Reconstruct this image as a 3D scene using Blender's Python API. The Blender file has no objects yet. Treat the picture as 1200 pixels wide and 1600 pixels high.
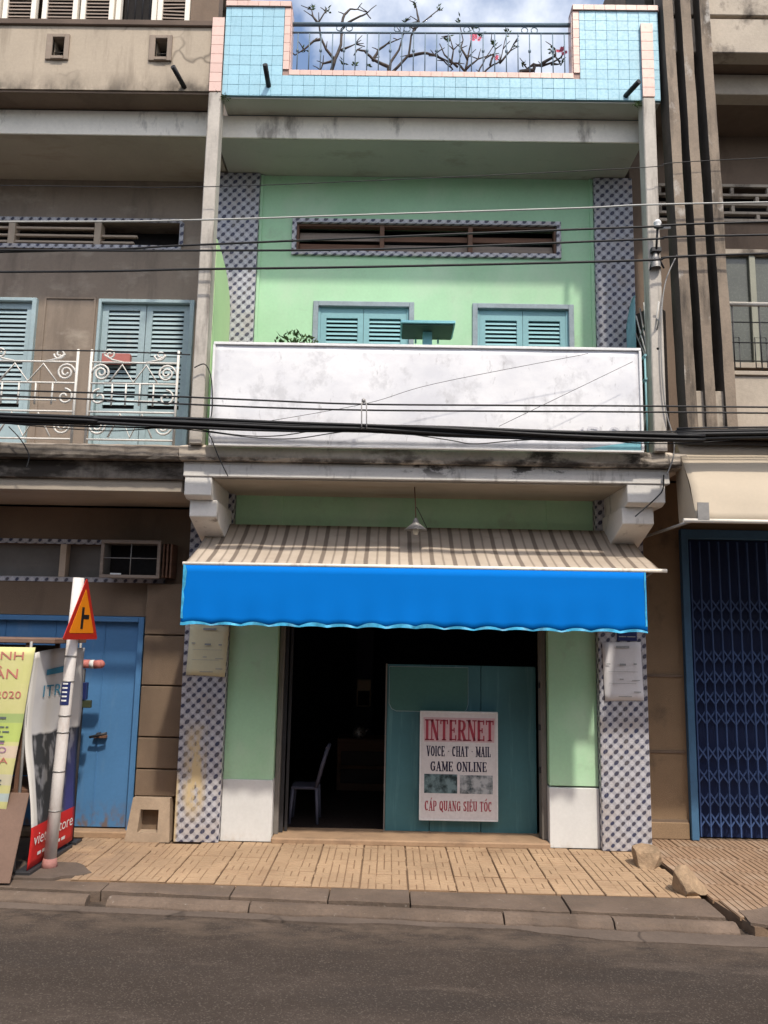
import bpy, bmesh, math, random
from mathutils import Vector, Matrix, noise

random.seed(7)
R = math.radians
sc = bpy.context.scene
COL = sc.collection

# ------------------------------------------------------------------ camera
cam_d = bpy.data.cameras.new('camera')
cam = bpy.data.objects.new('camera', cam_d)
COL.objects.link(cam)
sc.camera = cam
F_PX, PITCH, YAW, ROLL = 1243.1, 0.15148, -0.00914, 0.01876
CAM = Vector((-0.261, -7.3675, 1.854))
fw = Vector((math.sin(YAW) * math.cos(PITCH), math.cos(YAW) * math.cos(PITCH), math.sin(PITCH)))
rt = fw.cross(Vector((0, 0, 1))).normalized()
up = rt.cross(fw)
rt, up = rt * math.cos(ROLL) + up * math.sin(ROLL), up * math.cos(ROLL) - rt * math.sin(ROLL)
m = Matrix((rt, up, -fw)).transposed().to_4x4()
m.translation = CAM
cam.matrix_world = m
cam_d.sensor_fit = 'VERTICAL'
cam_d.sensor_height = 36.0
cam_d.lens = F_PX / 1600 * 36.0
cam_d.clip_start = 0.05
cam_d.clip_end = 1000
sc.render.resolution_x, sc.render.resolution_y = 768, 1024

# ------------------------------------------------------------------ sky, sun, exposure
SUN_TO = Vector((0.42, -1.0, 1.58)).normalized()          # direction towards the sun
SUN_EL = math.asin(SUN_TO.z)
SUN_ROT = math.atan2(SUN_TO.x, SUN_TO.y)
world = bpy.data.worlds.new('World')
sc.world = world
world.use_nodes = True
wt = world.node_tree
wt.nodes.clear()
w_out = wt.nodes.new('ShaderNodeOutputWorld')
w_bg = wt.nodes.new('ShaderNodeBackground')
w_sky = wt.nodes.new('ShaderNodeTexSky')
w_sky.sky_type = 'NISHITA'
w_sky.sun_disc = False
w_sky.sun_elevation = SUN_EL
w_sky.sun_rotation = SUN_ROT
w_sky.air_density = 1.0
w_sky.dust_density = 3.0
w_bg.inputs['Strength'].default_value = 0.15
w_tc = wt.nodes.new('ShaderNodeTexCoord')
w_no = wt.nodes.new('ShaderNodeTexNoise')
w_no.inputs['Scale'].default_value = 3.2
w_no.inputs['Detail'].default_value = 7
w_no.inputs['Roughness'].default_value = 0.55
w_ra = wt.nodes.new('ShaderNodeMapRange')
w_ra.inputs['From Min'].default_value = 0.47
w_ra.inputs['From Max'].default_value = 0.60
w_ra.inputs['To Max'].default_value = 0.85
w_mx = wt.nodes.new('ShaderNodeMix')
w_mx.data_type = 'RGBA'
w_mx.inputs['B'].default_value = (6.0, 6.1, 6.3, 1)
wt.links.new(w_tc.outputs['Generated'], w_no.inputs['Vector'])
wt.links.new(w_no.outputs['Fac'], w_ra.inputs['Value'])
wt.links.new(w_ra.outputs['Result'], w_mx.inputs['Factor'])
wt.links.new(w_sky.outputs['Color'], w_mx.inputs['A'])
wt.links.new(w_mx.outputs['Result'], w_bg.inputs['Color'])
wt.links.new(w_bg.outputs['Background'], w_out.inputs['Surface'])

sun_d = bpy.data.lights.new('sun', 'SUN')
sun_d.energy = 2.3
sun_d.angle = R(2.0)
sun_d.color = (1.0, 0.92, 0.80)
sun = bpy.data.objects.new('sun', sun_d)
COL.objects.link(sun)
sun.rotation_euler = (-SUN_TO).to_track_quat('-Z', 'Y').to_euler()
sun.location = (3, -12, 15)

sc.view_settings.view_transform = 'Standard'
sc.view_settings.look = 'None'
sc.view_settings.gamma = 1.0
sc.view_settings.exposure = 0.68
sc.cycles.use_denoising = True
sc.cycles.max_bounces = 8
sc.cycles.diffuse_bounces = 5

# ------------------------------------------------------------------ materials
class NT:
    def __init__(s, name):
        s.m = bpy.data.materials.new(name)
        s.m.use_nodes = True
        s.t = s.m.node_tree
        s.t.nodes.clear()
        s.out = s.t.nodes.new('ShaderNodeOutputMaterial')
        s.b = s.t.nodes.new('ShaderNodeBsdfPrincipled')
        s.t.links.new(s.b.outputs[0], s.out.inputs[0])
        g = s.t.nodes.new('ShaderNodeNewGeometry')
        s.pos = g.outputs['Position']
        s._xyz = None
    def node(s, kind, **kw):
        n = s.t.nodes.new(kind)
        for k, v in kw.items():
            setattr(n, k, v)
        return n
    def put(s, sock, v):
        if isinstance(v, bpy.types.NodeSocket):
            s.t.links.new(v, sock)
        elif isinstance(v, (tuple, list)) and len(v) == 3 and sock.type == 'RGBA':
            sock.default_value = (*v, 1)
        else:
            sock.default_value = v
    def math(s, op, a, b=0.0, clamp=False):
        n = s.node('ShaderNodeMath', operation=op, use_clamp=clamp)
        s.put(n.inputs[0], a)
        s.put(n.inputs[1], b)
        return n.outputs[0]
    def mix(s, f, a, b):
        n = s.node('ShaderNodeMix', data_type='RGBA')
        s.put(n.inputs['Factor'], f)
        s.put(n.inputs['A'], a)
        s.put(n.inputs['B'], b)
        return n.outputs['Result']
    def ramp(s, v, lo, hi, a=0.0, b=1.0):
        n = s.node('ShaderNodeMapRange')
        s.put(n.inputs['Value'], v)
        n.inputs['From Min'].default_value = lo
        n.inputs['From Max'].default_value = hi
        n.inputs['To Min'].default_value = a
        n.inputs['To Max'].default_value = b
        return n.outputs['Result']
    def noise(s, scale, detail=5, rough=0.55, off=(0, 0, 0)):
        sc3 = scale if isinstance(scale, (tuple, list)) else (scale,) * 3
        mp = s.node('ShaderNodeMapping')
        mp.inputs['Scale'].default_value = sc3
        mp.inputs['Location'].default_value = off
        s.t.links.new(s.pos, mp.inputs['Vector'])
        n = s.node('ShaderNodeTexNoise')
        n.inputs['Scale'].default_value = 1.0
        n.inputs['Detail'].default_value = detail
        n.inputs['Roughness'].default_value = rough
        s.t.links.new(mp.outputs[0], n.inputs['Vector'])
        return n.outputs['Fac']
    def xyz(s):
        if s._xyz is None:
            n = s.node('ShaderNodeSeparateXYZ')
            s.t.links.new(s.pos, n.inputs[0])
            s._xyz = n.outputs
        return s._xyz
    def finish(s, col, rough=0.75, bump=None, bstr=0.2, bdist=0.01, metal=0.0, spec=0.35):
        s.put(s.b.inputs['Base Color'], col)
        s.put(s.b.inputs['Roughness'], rough)
        s.put(s.b.inputs['Metallic'], metal)
        s.put(s.b.inputs['Specular IOR Level'], spec)
        if bump is not None:
            n = s.node('ShaderNodeBump')
            n.inputs['Strength'].default_value = bstr
            n.inputs['Distance'].default_value = bdist
            s.t.links.new(bump, n.inputs['Height'])
            s.t.links.new(n.outputs[0], s.b.inputs['Normal'])
        return s.m

def mul(c, k):
    return tuple(max(0.0, min(1.0, v * k)) for v in c)

def M(name, col, rough=0.75, var=0.14, vs=2.2, fine=0.08, fs=38, bump=0.25, bs=70, bd=0.004,
      stains=(), metal=0.0, rnd=0.0, spec=0.35, cracks=None):
    """plain coloured surface: broad tone variation, fine grain, shaped stains, wear relief"""
    t = NT(name)
    n1 = t.noise(vs, 5, 0.6, (random.random() * 9, 3, 5))
    c = t.mix(t.ramp(n1, 0.3, 0.7), mul(col, 1 - var), mul(col, 1 + var))
    n2 = t.noise(fs, 3, 0.6)
    c2 = t.mix(t.ramp(n2, 0.35, 0.65), mul((1, 1, 1), 1 - fine), (1, 1, 1))
    mm = t.node('ShaderNodeMix', data_type='RGBA', blend_type='MULTIPLY')
    mm.inputs['Factor'].default_value = 1.0
    t.put(mm.inputs['A'], c)
    t.put(mm.inputs['B'], c2)
    c = mm.outputs['Result']
    if rnd:
        oi = t.node('ShaderNodeObjectInfo')
        f = t.ramp(oi.outputs['Random'], 0, 1, 1 - rnd, 1 + rnd)
        vv = t.node('ShaderNodeMix', data_type='RGBA', blend_type='MULTIPLY')
        vv.inputs['Factor'].default_value = 1.0
        t.put(vv.inputs['A'], c)
        cb = t.node('ShaderNodeCombineColor')
        for i in range(3):
            t.t.links.new(f, cb.inputs[i])
        t.t.links.new(cb.outputs[0], vv.inputs['B'])
        c = vv.outputs['Result']
    for st in stains:
        nn = t.noise(st['s'], st.get('d', 6), st.get('r', 0.65), st.get('o', (0, 0, 0)))
        k = t.ramp(nn, st['lo'], st['hi'], 0, st.get('a', 0.8))
        if 'z' in st:
            k = t.math('MULTIPLY', k, t.ramp(t.xyz()[2], st['z'][0], st['z'][1]))
        if 'x' in st:
            k = t.math('MULTIPLY', k, t.ramp(t.xyz()[0], st['x'][0], st['x'][1]))
        if 'x2' in st:
            k = t.math('MULTIPLY', k, t.ramp(t.xyz()[0], st['x2'][0], st['x2'][1]))
        if 'z2' in st:
            k = t.math('MULTIPLY', k, t.ramp(t.xyz()[2], st['z2'][0], st['z2'][1]))
        c = t.mix(k, c, st['c'])
    if cracks:
        mp = t.node('ShaderNodeMapping')
        mp.inputs['Scale'].default_value = (cracks[0],) * 3
        t.t.links.new(t.pos, mp.inputs['Vector'])
        wn = t.node('ShaderNodeTexNoise')
        wn.inputs['Scale'].default_value = 2.5
        t.t.links.new(mp.outputs[0], wn.inputs['Vector'])
        ad = t.node('ShaderNodeMix', data_type='RGBA', blend_type='LINEAR_LIGHT')
        ad.inputs['Factor'].default_value = 0.35
        t.t.links.new(mp.outputs[0], ad.inputs['A'])
        t.t.links.new(wn.outputs['Color'], ad.inputs['B'])
        v = t.node('ShaderNodeTexVoronoi', feature='DISTANCE_TO_EDGE')
        v.inputs['Scale'].default_value = 1.0
        t.t.links.new(ad.outputs['Result'], v.inputs['Vector'])
        k = t.ramp(v.outputs['Distance'], cracks[1], 0.0, 0, 0.75)
        k = t.math('MULTIPLY', k, t.ramp(t.noise(cracks[0] * 0.9, 2, 0.5, (4, 4, 4)), 0.48, 0.6))
        c = t.mix(k, c, mul(col, 0.25))
    bn = t.noise(bs, 4, 0.6)
    rr = t.ramp(n2, 0.3, 0.7, max(0.05, rough - 0.08), min(1, rough + 0.08))
    return t.finish(c, rr, bn, bump, bd, metal, spec)

BLACKMOLD = (0.035, 0.028, 0.024)
mt = {}
mt['green'] = M('mint_wall_paint', (0.40, 0.65, 0.42), 0.7, 0.10, 0.9, 0.05, bump=0.15, bs=40,
                stains=[dict(c=(0.52, 0.66, 0.50), s=(2.2, 2.2, 1.6), lo=0.48, hi=0.70, a=0.5),
                        dict(c=(0.30, 0.36, 0.26), s=(3, 3, 3), lo=0.60, hi=0.72, a=0.35)])
mt['dado'] = M('white_dado_paint', (0.66, 0.66, 0.65), 0.75, 0.05, 3, 0.05, bump=0.1,
               stains=[dict(c=(0.42, 0.33, 0.24), s=(9, 9, 6), lo=0.5, hi=0.75, a=0.7, z=(0.09, 0.0))])
mt['soffit'] = M('soffit_paint', (0.42, 0.41, 0.36), 0.85, 0.08, 1.3, 0.04,
                 stains=[dict(c=(0.22, 0.18, 0.14), s=(2, 4, 4), lo=0.56, hi=0.75, a=0.6)])
mt['soffit_tan'] = M('balcony_soffit_paint', (0.42, 0.36, 0.29), 0.85, 0.10, 1.6, 0.05,
                     stains=[dict(c=(0.24, 0.16, 0.10), s=(1.5, 5, 5), lo=0.55, hi=0.75, a=0.5)])
mt['beam'] = M('cream_beam_plaster', (0.86, 0.80, 0.70), 0.8, 0.08, 1.6, 0.06,
               stains=[dict(c=(0.17, 0.14, 0.115), s=(4, 4, 1.6), lo=0.57, hi=0.70, a=0.7)])
mt['white_band'] = M('white_band_plaster', (0.74, 0.71, 0.67), 0.8, 0.06, 2, 0.06,
                     stains=[dict(c=BLACKMOLD, s=(4.5, 4.5, 9), lo=0.54, hi=0.60, a=0.9, x=(-0.6, 0.0), x2=(1.6, 1.1), z=(3.14, 3.24), d=9),
                             dict(c=(0.12, 0.095, 0.08), s=(6, 6, 1.8), lo=0.57, hi=0.70, a=0.7)])
mt['ledge'] = M('stained_ledge_concrete', (0.58, 0.51, 0.43), 0.9, 0.14, 2.4, 0.12, bump=0.5, bs=45,
                stains=[dict(c=BLACKMOLD, s=(2.4, 2.4, 4.5), lo=0.49, hi=0.60, a=0.92, x=(-1.3, 0.5), d=10),
                        dict(c=BLACKMOLD, s=(5, 5, 9), lo=0.42, hi=0.56, a=0.85, z=(3.325, 3.285), d=9),
                        dict(c=(0.16, 0.12, 0.09), s=(9, 9, 4), lo=0.58, hi=0.72, a=0.6)])
mt['ledge_dark'] = M('mouldy_ledge_concrete', (0.30, 0.26, 0.22), 0.9, 0.18, 2.4, 0.12, bump=0.5, bs=45,
                     stains=[dict(c=(0.028, 0.022, 0.018), s=(2.2, 2.2, 6), lo=0.42, hi=0.58, a=0.9, d=8, z=(3.40, 3.30)),
                             dict(c=(0.06, 0.045, 0.035), s=(6, 6, 3), lo=0.5, hi=0.7, a=0.7)])
mt['post'] = M('weathered_post_plaster', (0.50, 0.46, 0.41), 0.85, 0.12, 3.5, 0.1,
               stains=[dict(c=(0.10, 0.083, 0.07), s=(9, 9, 1.1), lo=0.50, hi=0.68, a=0.75)])
mt['tan'] = M('tan_stucco', (0.19, 0.135, 0.093), 0.9, 0.16, 1.6, 0.18, fs=120, bump=0.7, bs=160, bd=0.006,
              stains=[dict(c=(0.09, 0.065, 0.05), s=(3, 3, 0.8), lo=0.55, hi=0.75, a=0.5),
                      dict(c=(0.32, 0.21, 0.12), s=(4, 4, 3), lo=0.5, hi=0.7, a=0.4, z=(0.7, 0.1))])
mt['upper_tan'] = M('grey_tan_plaster', (0.275, 0.22, 0.175), 0.88, 0.12, 1.2, 0.08, bump=0.3,
                    stains=[dict(c=(0.12, 0.095, 0.078), s=(3.5, 3.5, 0.6), lo=0.50, hi=0.70, a=0.65),
                            dict(c=(0.46, 0.40, 0.33), s=(2, 2, 3), lo=0.58, hi=0.72, a=0.5)])
mt['balcony_tan'] = M('peach_plaster', (0.50, 0.40, 0.31), 0.85, 0.1, 1.5, 0.07)
mt['parapet_tan'] = M('beige_parapet_plaster', (0.43, 0.36, 0.28), 0.88, 0.1, 1.3, 0.08, bump=0.3,
                      cracks=(1.3, 0.035),
                      stains=[dict(c=(0.09, 0.075, 0.06), s=(3.5, 3.5, 1.6), lo=0.38, hi=0.58, a=0.9, z=(6.88, 6.69)),
                              dict(c=(0.20, 0.16, 0.12), s=(6, 6, 0.7), lo=0.52, hi=0.68, a=0.55),
                              dict(c=BLACKMOLD, s=(4, 4, 3), lo=0.40, hi=0.6, a=0.85, z=(6.92, 6.75), x=(-2.45, -2.2))])
mt['ledge_brown'] = M('brown_ledge', (0.13, 0.095, 0.075), 0.9, 0.15, 3, 0.1)
mt['conc'] = M('grey_fin_concrete', (0.27, 0.215, 0.165), 0.9, 0.18, 2.6, 0.16, bump=0.6, bs=70,
               stains=[dict(c=(0.05, 0.042, 0.035), s=(5, 5, 0.9), lo=0.50, hi=0.66, a=0.85),
                       dict(c=(0.55, 0.52, 0.48), s=(5, 5, 3), lo=0.60, hi=0.70, a=0.6)])
mt['conc_band'] = M('concrete_band', (0.44, 0.38, 0.31), 0.9, 0.12, 2, 0.1, bump=0.4,
                    stains=[dict(c=(0.05, 0.04, 0.034), s=(2.6, 2.6, 1.9), lo=0.56, hi=0.70, a=0.9)])
mt['brown_wall'] = M('dark_brown_plaster', (0.18, 0.13, 0.095), 0.9, 0.14, 1.5, 0.1, bump=0.4,
                     stains=[dict(c=(0.07, 0.05, 0.04), s=(3, 3, 1), lo=0.52, hi=0.75, a=0.6)])
mt['ochre_wall'] = M('ochre_pebble_plaster', (0.30, 0.205, 0.125), 0.9, 0.12, 2.5, 0.22, fs=150, bump=0.7, bs=170, bd=0.006,
                     stains=[dict(c=(0.10, 0.075, 0.055), s=(3, 3, 2.4), lo=0.56, hi=0.72, a=0.6)])
mt['wing'] = M('sunlit_green_paint', (0.52, 0.74, 0.40), 0.7, 0.06, 1.4, 0.04, bump=0.1)  # wall green made paler and yellower for sunlight on the wing wall
mt['shade_dark'] = M('shade_darkened_concrete', (0.085, 0.073, 0.062), 0.95, 0.35, 3, 0.2, bump=0.6,  # near-black colour stands in for shade: fin sides, side gap, slot floor
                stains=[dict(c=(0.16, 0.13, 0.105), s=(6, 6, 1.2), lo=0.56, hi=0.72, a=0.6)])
mt['footstone'] = M('brown_foot_stone', (0.35, 0.265, 0.19), 0.9, 0.14, 4, 0.12, bump=0.5)
mt['pinkgrout'] = M('pink_grout', (0.42, 0.28, 0.24), 0.9, 0.1)
mt['grout'] = M('grout', (0.16, 0.27, 0.31), 0.9, 0.1)
mt['bluetile'] = M('pale_blue_glazed_tile', (0.32, 0.555, 0.66), 0.28, 0.05, 1.5, 0.02, bump=0.04, rnd=0.05, spec=0.5,
                   stains=[dict(c=(0.20, 0.36, 0.42), s=(8, 8, 2), lo=0.62, hi=0.8, a=0.5)])
mt['pinktile'] = M('pink_glazed_tile', (0.72, 0.50, 0.43), 0.32, 0.05, 2, 0.03, bump=0.05, rnd=0.06, spec=0.5)
mt['teal'] = M('teal_shutter_paint', (0.23, 0.44, 0.48), 0.55, 0.08, 3, 0.06, bump=0.12, rnd=0.05)
mt['teal_old'] = M('faded_blue_door_paint', (0.34, 0.44, 0.47), 0.6, 0.12, 3, 0.08, bump=0.15, rnd=0.05,
                   stains=[dict(c=(0.45, 0.47, 0.46), s=(5, 5, 2), lo=0.58, hi=0.72, a=0.5)])
mt['surround'] = M('grey_window_surround', (0.30, 0.36, 0.40), 0.7, 0.12, 9, 0.12)
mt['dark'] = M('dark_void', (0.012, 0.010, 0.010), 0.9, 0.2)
mt['wood'] = M('brown_wood', (0.16, 0.085, 0.055), 0.7, 0.25, (2, 2, 26), 0.12, bump=0.3, bs=30)
mt['wood_pale'] = M('worn_wood', (0.25, 0.20, 0.165), 0.75, 0.2, (2, 2, 26), 0.12, bump=0.3, bs=30)
mt['signwhite'] = M('blank_sign_sheet', (0.80, 0.80, 0.82), 0.5, 0.03, 1.2, 0.02, bump=0.06, bs=6,
                    stains=[dict(c=(0.56, 0.57, 0.62), s=(1.6, 4, 2.2), lo=0.44, hi=0.66, a=0.6),
                            dict(c=(0.50, 0.50, 0.52), s=(5.5, 4, 5), lo=0.54, hi=0.66, a=0.6, d=8),
                            dict(c=(0.36, 0.35, 0.36), s=(15, 5, 6), lo=0.62, hi=0.70, a=0.6)])
mt['alu'] = M('white_frame', (0.78, 0.78, 0.78), 0.45, 0.04)
mt['blueval'] = M('blue_valance_cloth', (0.001, 0.155, 0.56), 0.8, 0.02, 1.5, 0.01, bump=0.02, spec=0.06)
mt['cyanhem'] = M('cyan_hem', (0.05, 0.34, 0.56), 0.5, 0.5, 11, 0.05)
mt['metal'] = M('grey_metal', (0.30, 0.29, 0.28), 0.5, 0.1, metal=0.4)
mt['darkmetal'] = M('dark_metal', (0.05, 0.05, 0.055), 0.5, 0.1, metal=0.3)
mt['railblue'] = M('blue_grey_rail_paint', (0.13, 0.19, 0.24), 0.5, 0.1)
mt['whiteiron'] = M('white_iron_paint', (0.66, 0.64, 0.60), 0.6, 0.08, 6, 0.08,
                    stains=[dict(c=(0.28, 0.18, 0.12), s=14, lo=0.62, hi=0.75, a=0.6)])
mt['cable'] = M('black_cable', (0.018, 0.018, 0.02), 0.55, 0.15)
mt['cable_grey'] = M('pale_cable', (0.42, 0.42, 0.40), 0.5, 0.1)
mt['bark'] = M('grey_bark', (0.085, 0.07, 0.062), 0.85, 0.25, 12, 0.15, bump=0.5)
mt['leaf'] = M('leaf_green', (0.055, 0.095, 0.025), 0.6, 0.35, 14, 0.1)
mt['flower'] = M('pink_flower', (0.75, 0.16, 0.24), 0.6, 0.15, 20)
mt['terracotta'] = M('terracotta', (0.35, 0.15, 0.09), 0.8, 0.1)
mt['tealpanel'] = M('teal_metal_sheet', (0.06, 0.17, 0.195), 0.5, 0.10, 2.2, 0.05, bump=0.06, bs=8,
                    stains=[dict(c=(0.16, 0.33, 0.34), s=(12, 12, 0.9), lo=0.52, hi=0.7, a=0.5)])
mt['greenfilm'] = M('green_film', (0.065, 0.17, 0.15), 0.4, 0.05)
mt['jamb'] = M('grey_jamb', (0.18, 0.165, 0.15), 0.7, 0.12, 5)
mt['sill'] = M('worn_sill', (0.34, 0.225, 0.14), 0.85, 0.16, 3, 0.1, bump=0.3,
               stains=[dict(c=(0.15, 0.10, 0.07), s=(4, 4, 8), lo=0.52, hi=0.7, a=0.5)])
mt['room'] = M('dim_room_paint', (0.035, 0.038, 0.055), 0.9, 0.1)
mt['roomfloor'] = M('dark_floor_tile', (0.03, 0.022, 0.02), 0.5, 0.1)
mt['chair'] = M('dimmed_blue_plastic', (0.09, 0.09, 0.13), 0.5, 0.03)  # plastic coloured dark to carry the dimness of the room
mt['paper_y'] = M('yellowed_paper', (0.68, 0.64, 0.44), 0.8, 0.05, 4, 0.03)
mt['paper_w'] = M('white_paper', (0.70, 0.69, 0.72), 0.8, 0.03, 4, 0.03)
mt['print_grey'] = M('grey_print', (0.32, 0.34, 0.36), 0.8, 0.15, 60)
mt['navy'] = M('navy_enamel', (0.02, 0.03, 0.12), 0.4, 0.05)
mt['bluedoor'] = M('blue_door_paint', (0.075, 0.20, 0.40), 0.5, 0.10, 1.6, 0.06, bump=0.08, bs=12,
                   stains=[dict(c=(0.17, 0.28, 0.42), s=(6, 6, 1), lo=0.56, hi=0.75, a=0.5),
                           dict(c=(0.17, 0.11, 0.07), s=(13, 13, 8), lo=0.45, hi=0.62, a=0.85, z=(0.30, 0.10))])
mt['gateblue'] = M('gate_blue_paint', (0.05, 0.095, 0.23), 0.55, 0.12, 5, 0.06, rnd=0.08)
mt['gateback'] = M('gate_backing', (0.006, 0.018, 0.075), 0.6, 0.1)
mt['gatepost'] = M('gate_post_paint', (0.06, 0.15, 0.27), 0.55, 0.12, 5, 0.08,
                   stains=[dict(c=(0.5, 0.55, 0.6), s=(30, 30, 9), lo=0.64, hi=0.7, a=0.7, z=(1.2, 1.4), z2=(1.75, 1.6))])
mt['creamcloth'] = M('cream_awning_cloth', (0.47, 0.40, 0.31), 0.8, 0.05, 1.5, 0.04, bump=0.12, bs=9, bd=0.01)
mt['rock'] = M('sandy_rock', (0.35, 0.245, 0.155), 0.9, 0.28, 9, 0.2, bump=0.8, bs=40, bd=0.01)
mt['polewhite'] = M('white_pole_paint', (0.68, 0.64, 0.61), 0.55, 0.06, 5, 0.06,
                    stains=[dict(c=(0.44, 0.33, 0.28), s=(20, 20, 5), lo=0.55, hi=0.72, a=0.5)])
mt['polered'] = M('faded_red_paint', (0.36, 0.17, 0.15), 0.7, 0.2, 18)
mt['signred'] = M('sign_red', (0.46, 0.022, 0.012), 0.4, 0.06)
mt['signorange'] = M('sign_amber', (0.84, 0.26, 0.008), 0.4, 0.05)
mt['black'] = M('black_paint', (0.012, 0.012, 0.014), 0.5, 0.05)
mt['redtext'] = M('red_ink', (0.50, 0.17, 0.14), 0.7, 0.08)
mt['purpletext'] = M('purple_ink', (0.34, 0.17, 0.30), 0.7, 0.08)
mt['greytext'] = M('grey_ink', (0.12, 0.14, 0.14), 0.7, 0.08)
mt['whitetext'] = M('white_ink', (0.75, 0.75, 0.74), 0.6, 0.03)
mt['tealtext'] = M('teal_ink', (0.05, 0.22, 0.34), 0.6, 0.05)
mt['navytext'] = M('navy_ink', (0.02, 0.018, 0.06), 0.6, 0.05)
mt['crimson'] = M('crimson_ink', (0.40, 0.05, 0.08), 0.6, 0.05)
mt['pinkglow'] = M('pink_ink', (0.62, 0.42, 0.44), 0.6, 0.04)
mt['brownboard'] = M('brown_board', (0.19, 0.12, 0.09), 0.7, 0.14, 2, 0.1, bump=0.2)
mt['maroonpanel'] = M('faded_red_panel', (0.46, 0.16, 0.14), 0.7, 0.1)
mt['altar'] = M('cyan_altar_paint', (0.24, 0.56, 0.64), 0.5, 0.08, 6)
mt['gutterconc'] = M('gutter_concrete', (0.125, 0.096, 0.078), 0.9, 0.2, 2.4, 0.15, bump=0.6, bs=50, bd=0.008,
                     cracks=(1.1, 0.03), stains=[dict(c=(0.11, 0.085, 0.07), s=(2, 3, 3), lo=0.52, hi=0.7, a=0.6)])
mt['kerb'] = M('kerb_concrete', (0.15, 0.110, 0.084), 0.9, 0.26, 2.2, 0.16, bump=0.7, bs=55, bd=0.008, rnd=0.08,
               stains=[dict(c=(0.11, 0.085, 0.07), s=(3, 5, 5), lo=0.5, hi=0.7, a=0.65),
                       dict(c=(0.42, 0.38, 0.33), s=(16, 16, 16), lo=0.64, hi=0.72, a=0.5)])
mt['paver'] = M('ochre_paver', (0.40, 0.275, 0.172), 0.85, 0.12, 2.5, 0.14, fs=60, bump=0.4, bs=90, rnd=0.07,
                stains=[dict(c=(0.26, 0.16, 0.095), s=(2.2, 3, 3), lo=0.52, hi=0.72, a=0.6),
                        dict(c=(0.20, 0.14, 0.10), s=(2, 2, 2), lo=0.36, hi=0.55, a=0.75, x=(-1.9, -2.7))])
mt['pavergroove'] = M('paver_groove_dirt', (0.24, 0.155, 0.095), 0.95, 0.2, 8, 0.1)
mt['paver_r'] = M('ridged_paver', (0.32, 0.21, 0.135), 0.88, 0.14, 2.0, 0.14, fs=60, bump=0.4, bs=90, rnd=0.06,
                  stains=[dict(c=(0.42, 0.33, 0.25), s=(2.6, 2.6, 3), lo=0.5, hi=0.66, a=0.6),
                          dict(c=(0.20, 0.14, 0.10), s=(1.8, 2.4, 3), lo=0.55, hi=0.72, a=0.6)])
mt['mortar'] = M('mortar_bed', (0.22, 0.15, 0.10), 0.95, 0.2, 4, 0.15, bump=0.5)
def asphalt():
    t = NT('asphalt')
    c = t.mix(t.ramp(t.noise((0.8, 2.2, 1), 5), 0.3, 0.7), (0.037, 0.028, 0.0225), (0.065, 0.050, 0.041))
    c = t.mix(t.ramp(t.noise(7, 6, 0.7), 0.35, 0.68, 0, 0.6), c, (0.038, 0.029, 0.0235))
    c = t.mix(t.ramp(t.noise((0.5, 1.6, 1), 6, 0.6, (5, 2, 0)), 0.52, 0.60, 0, 0.55), c, (0.036, 0.029, 0.025))
    c = t.mix(t.ramp(t.noise((0.6, 2.4, 1), 6, 0.7, (1, 7, 0)), 0.56, 0.66, 0, 0.5), c, (0.098, 0.076, 0.062))
    v = t.node('ShaderNodeTexVoronoi')
    v.inputs['Scale'].default_value = 130.0
    t.t.links.new(t.pos, v.inputs['Vector'])
    sp = t.node('ShaderNodeSeparateColor')
    t.t.links.new(v.outputs['Color'], sp.inputs[0])
    c = t.mix(t.ramp(sp.outputs[0], 0.80, 0.95, 0, 0.28), c, (0.19, 0.16, 0.135))
    c = t.mix(t.ramp(sp.outputs[1], 0.70, 0.95, 0, 0.35), c, (0.028, 0.018, 0.016))
    c = t.mix(t.ramp(t.noise(55, 2, 0.5, (3, 1, 2)), 0.77, 0.80, 0, 0.6), c, (0.30, 0.26, 0.20))
    gut = t.math('MULTIPLY', t.ramp(t.math('ADD', t.xyz()[1], t.math('MULTIPLY', t.xyz()[0], 0.06)), -2.25, -1.72), t.ramp(t.noise((3, 6, 1), 7, 0.7, (2, 8, 0)), 0.40, 0.62))
    c = t.mix(t.math('MULTIPLY', gut, 0.75), c, (0.135, 0.10, 0.075))
    return t.finish(c, 0.92, v.outputs['Distance'], 0.35, 0.004, 0, 0.25)
mt['asphalt'] = asphalt()

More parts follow.
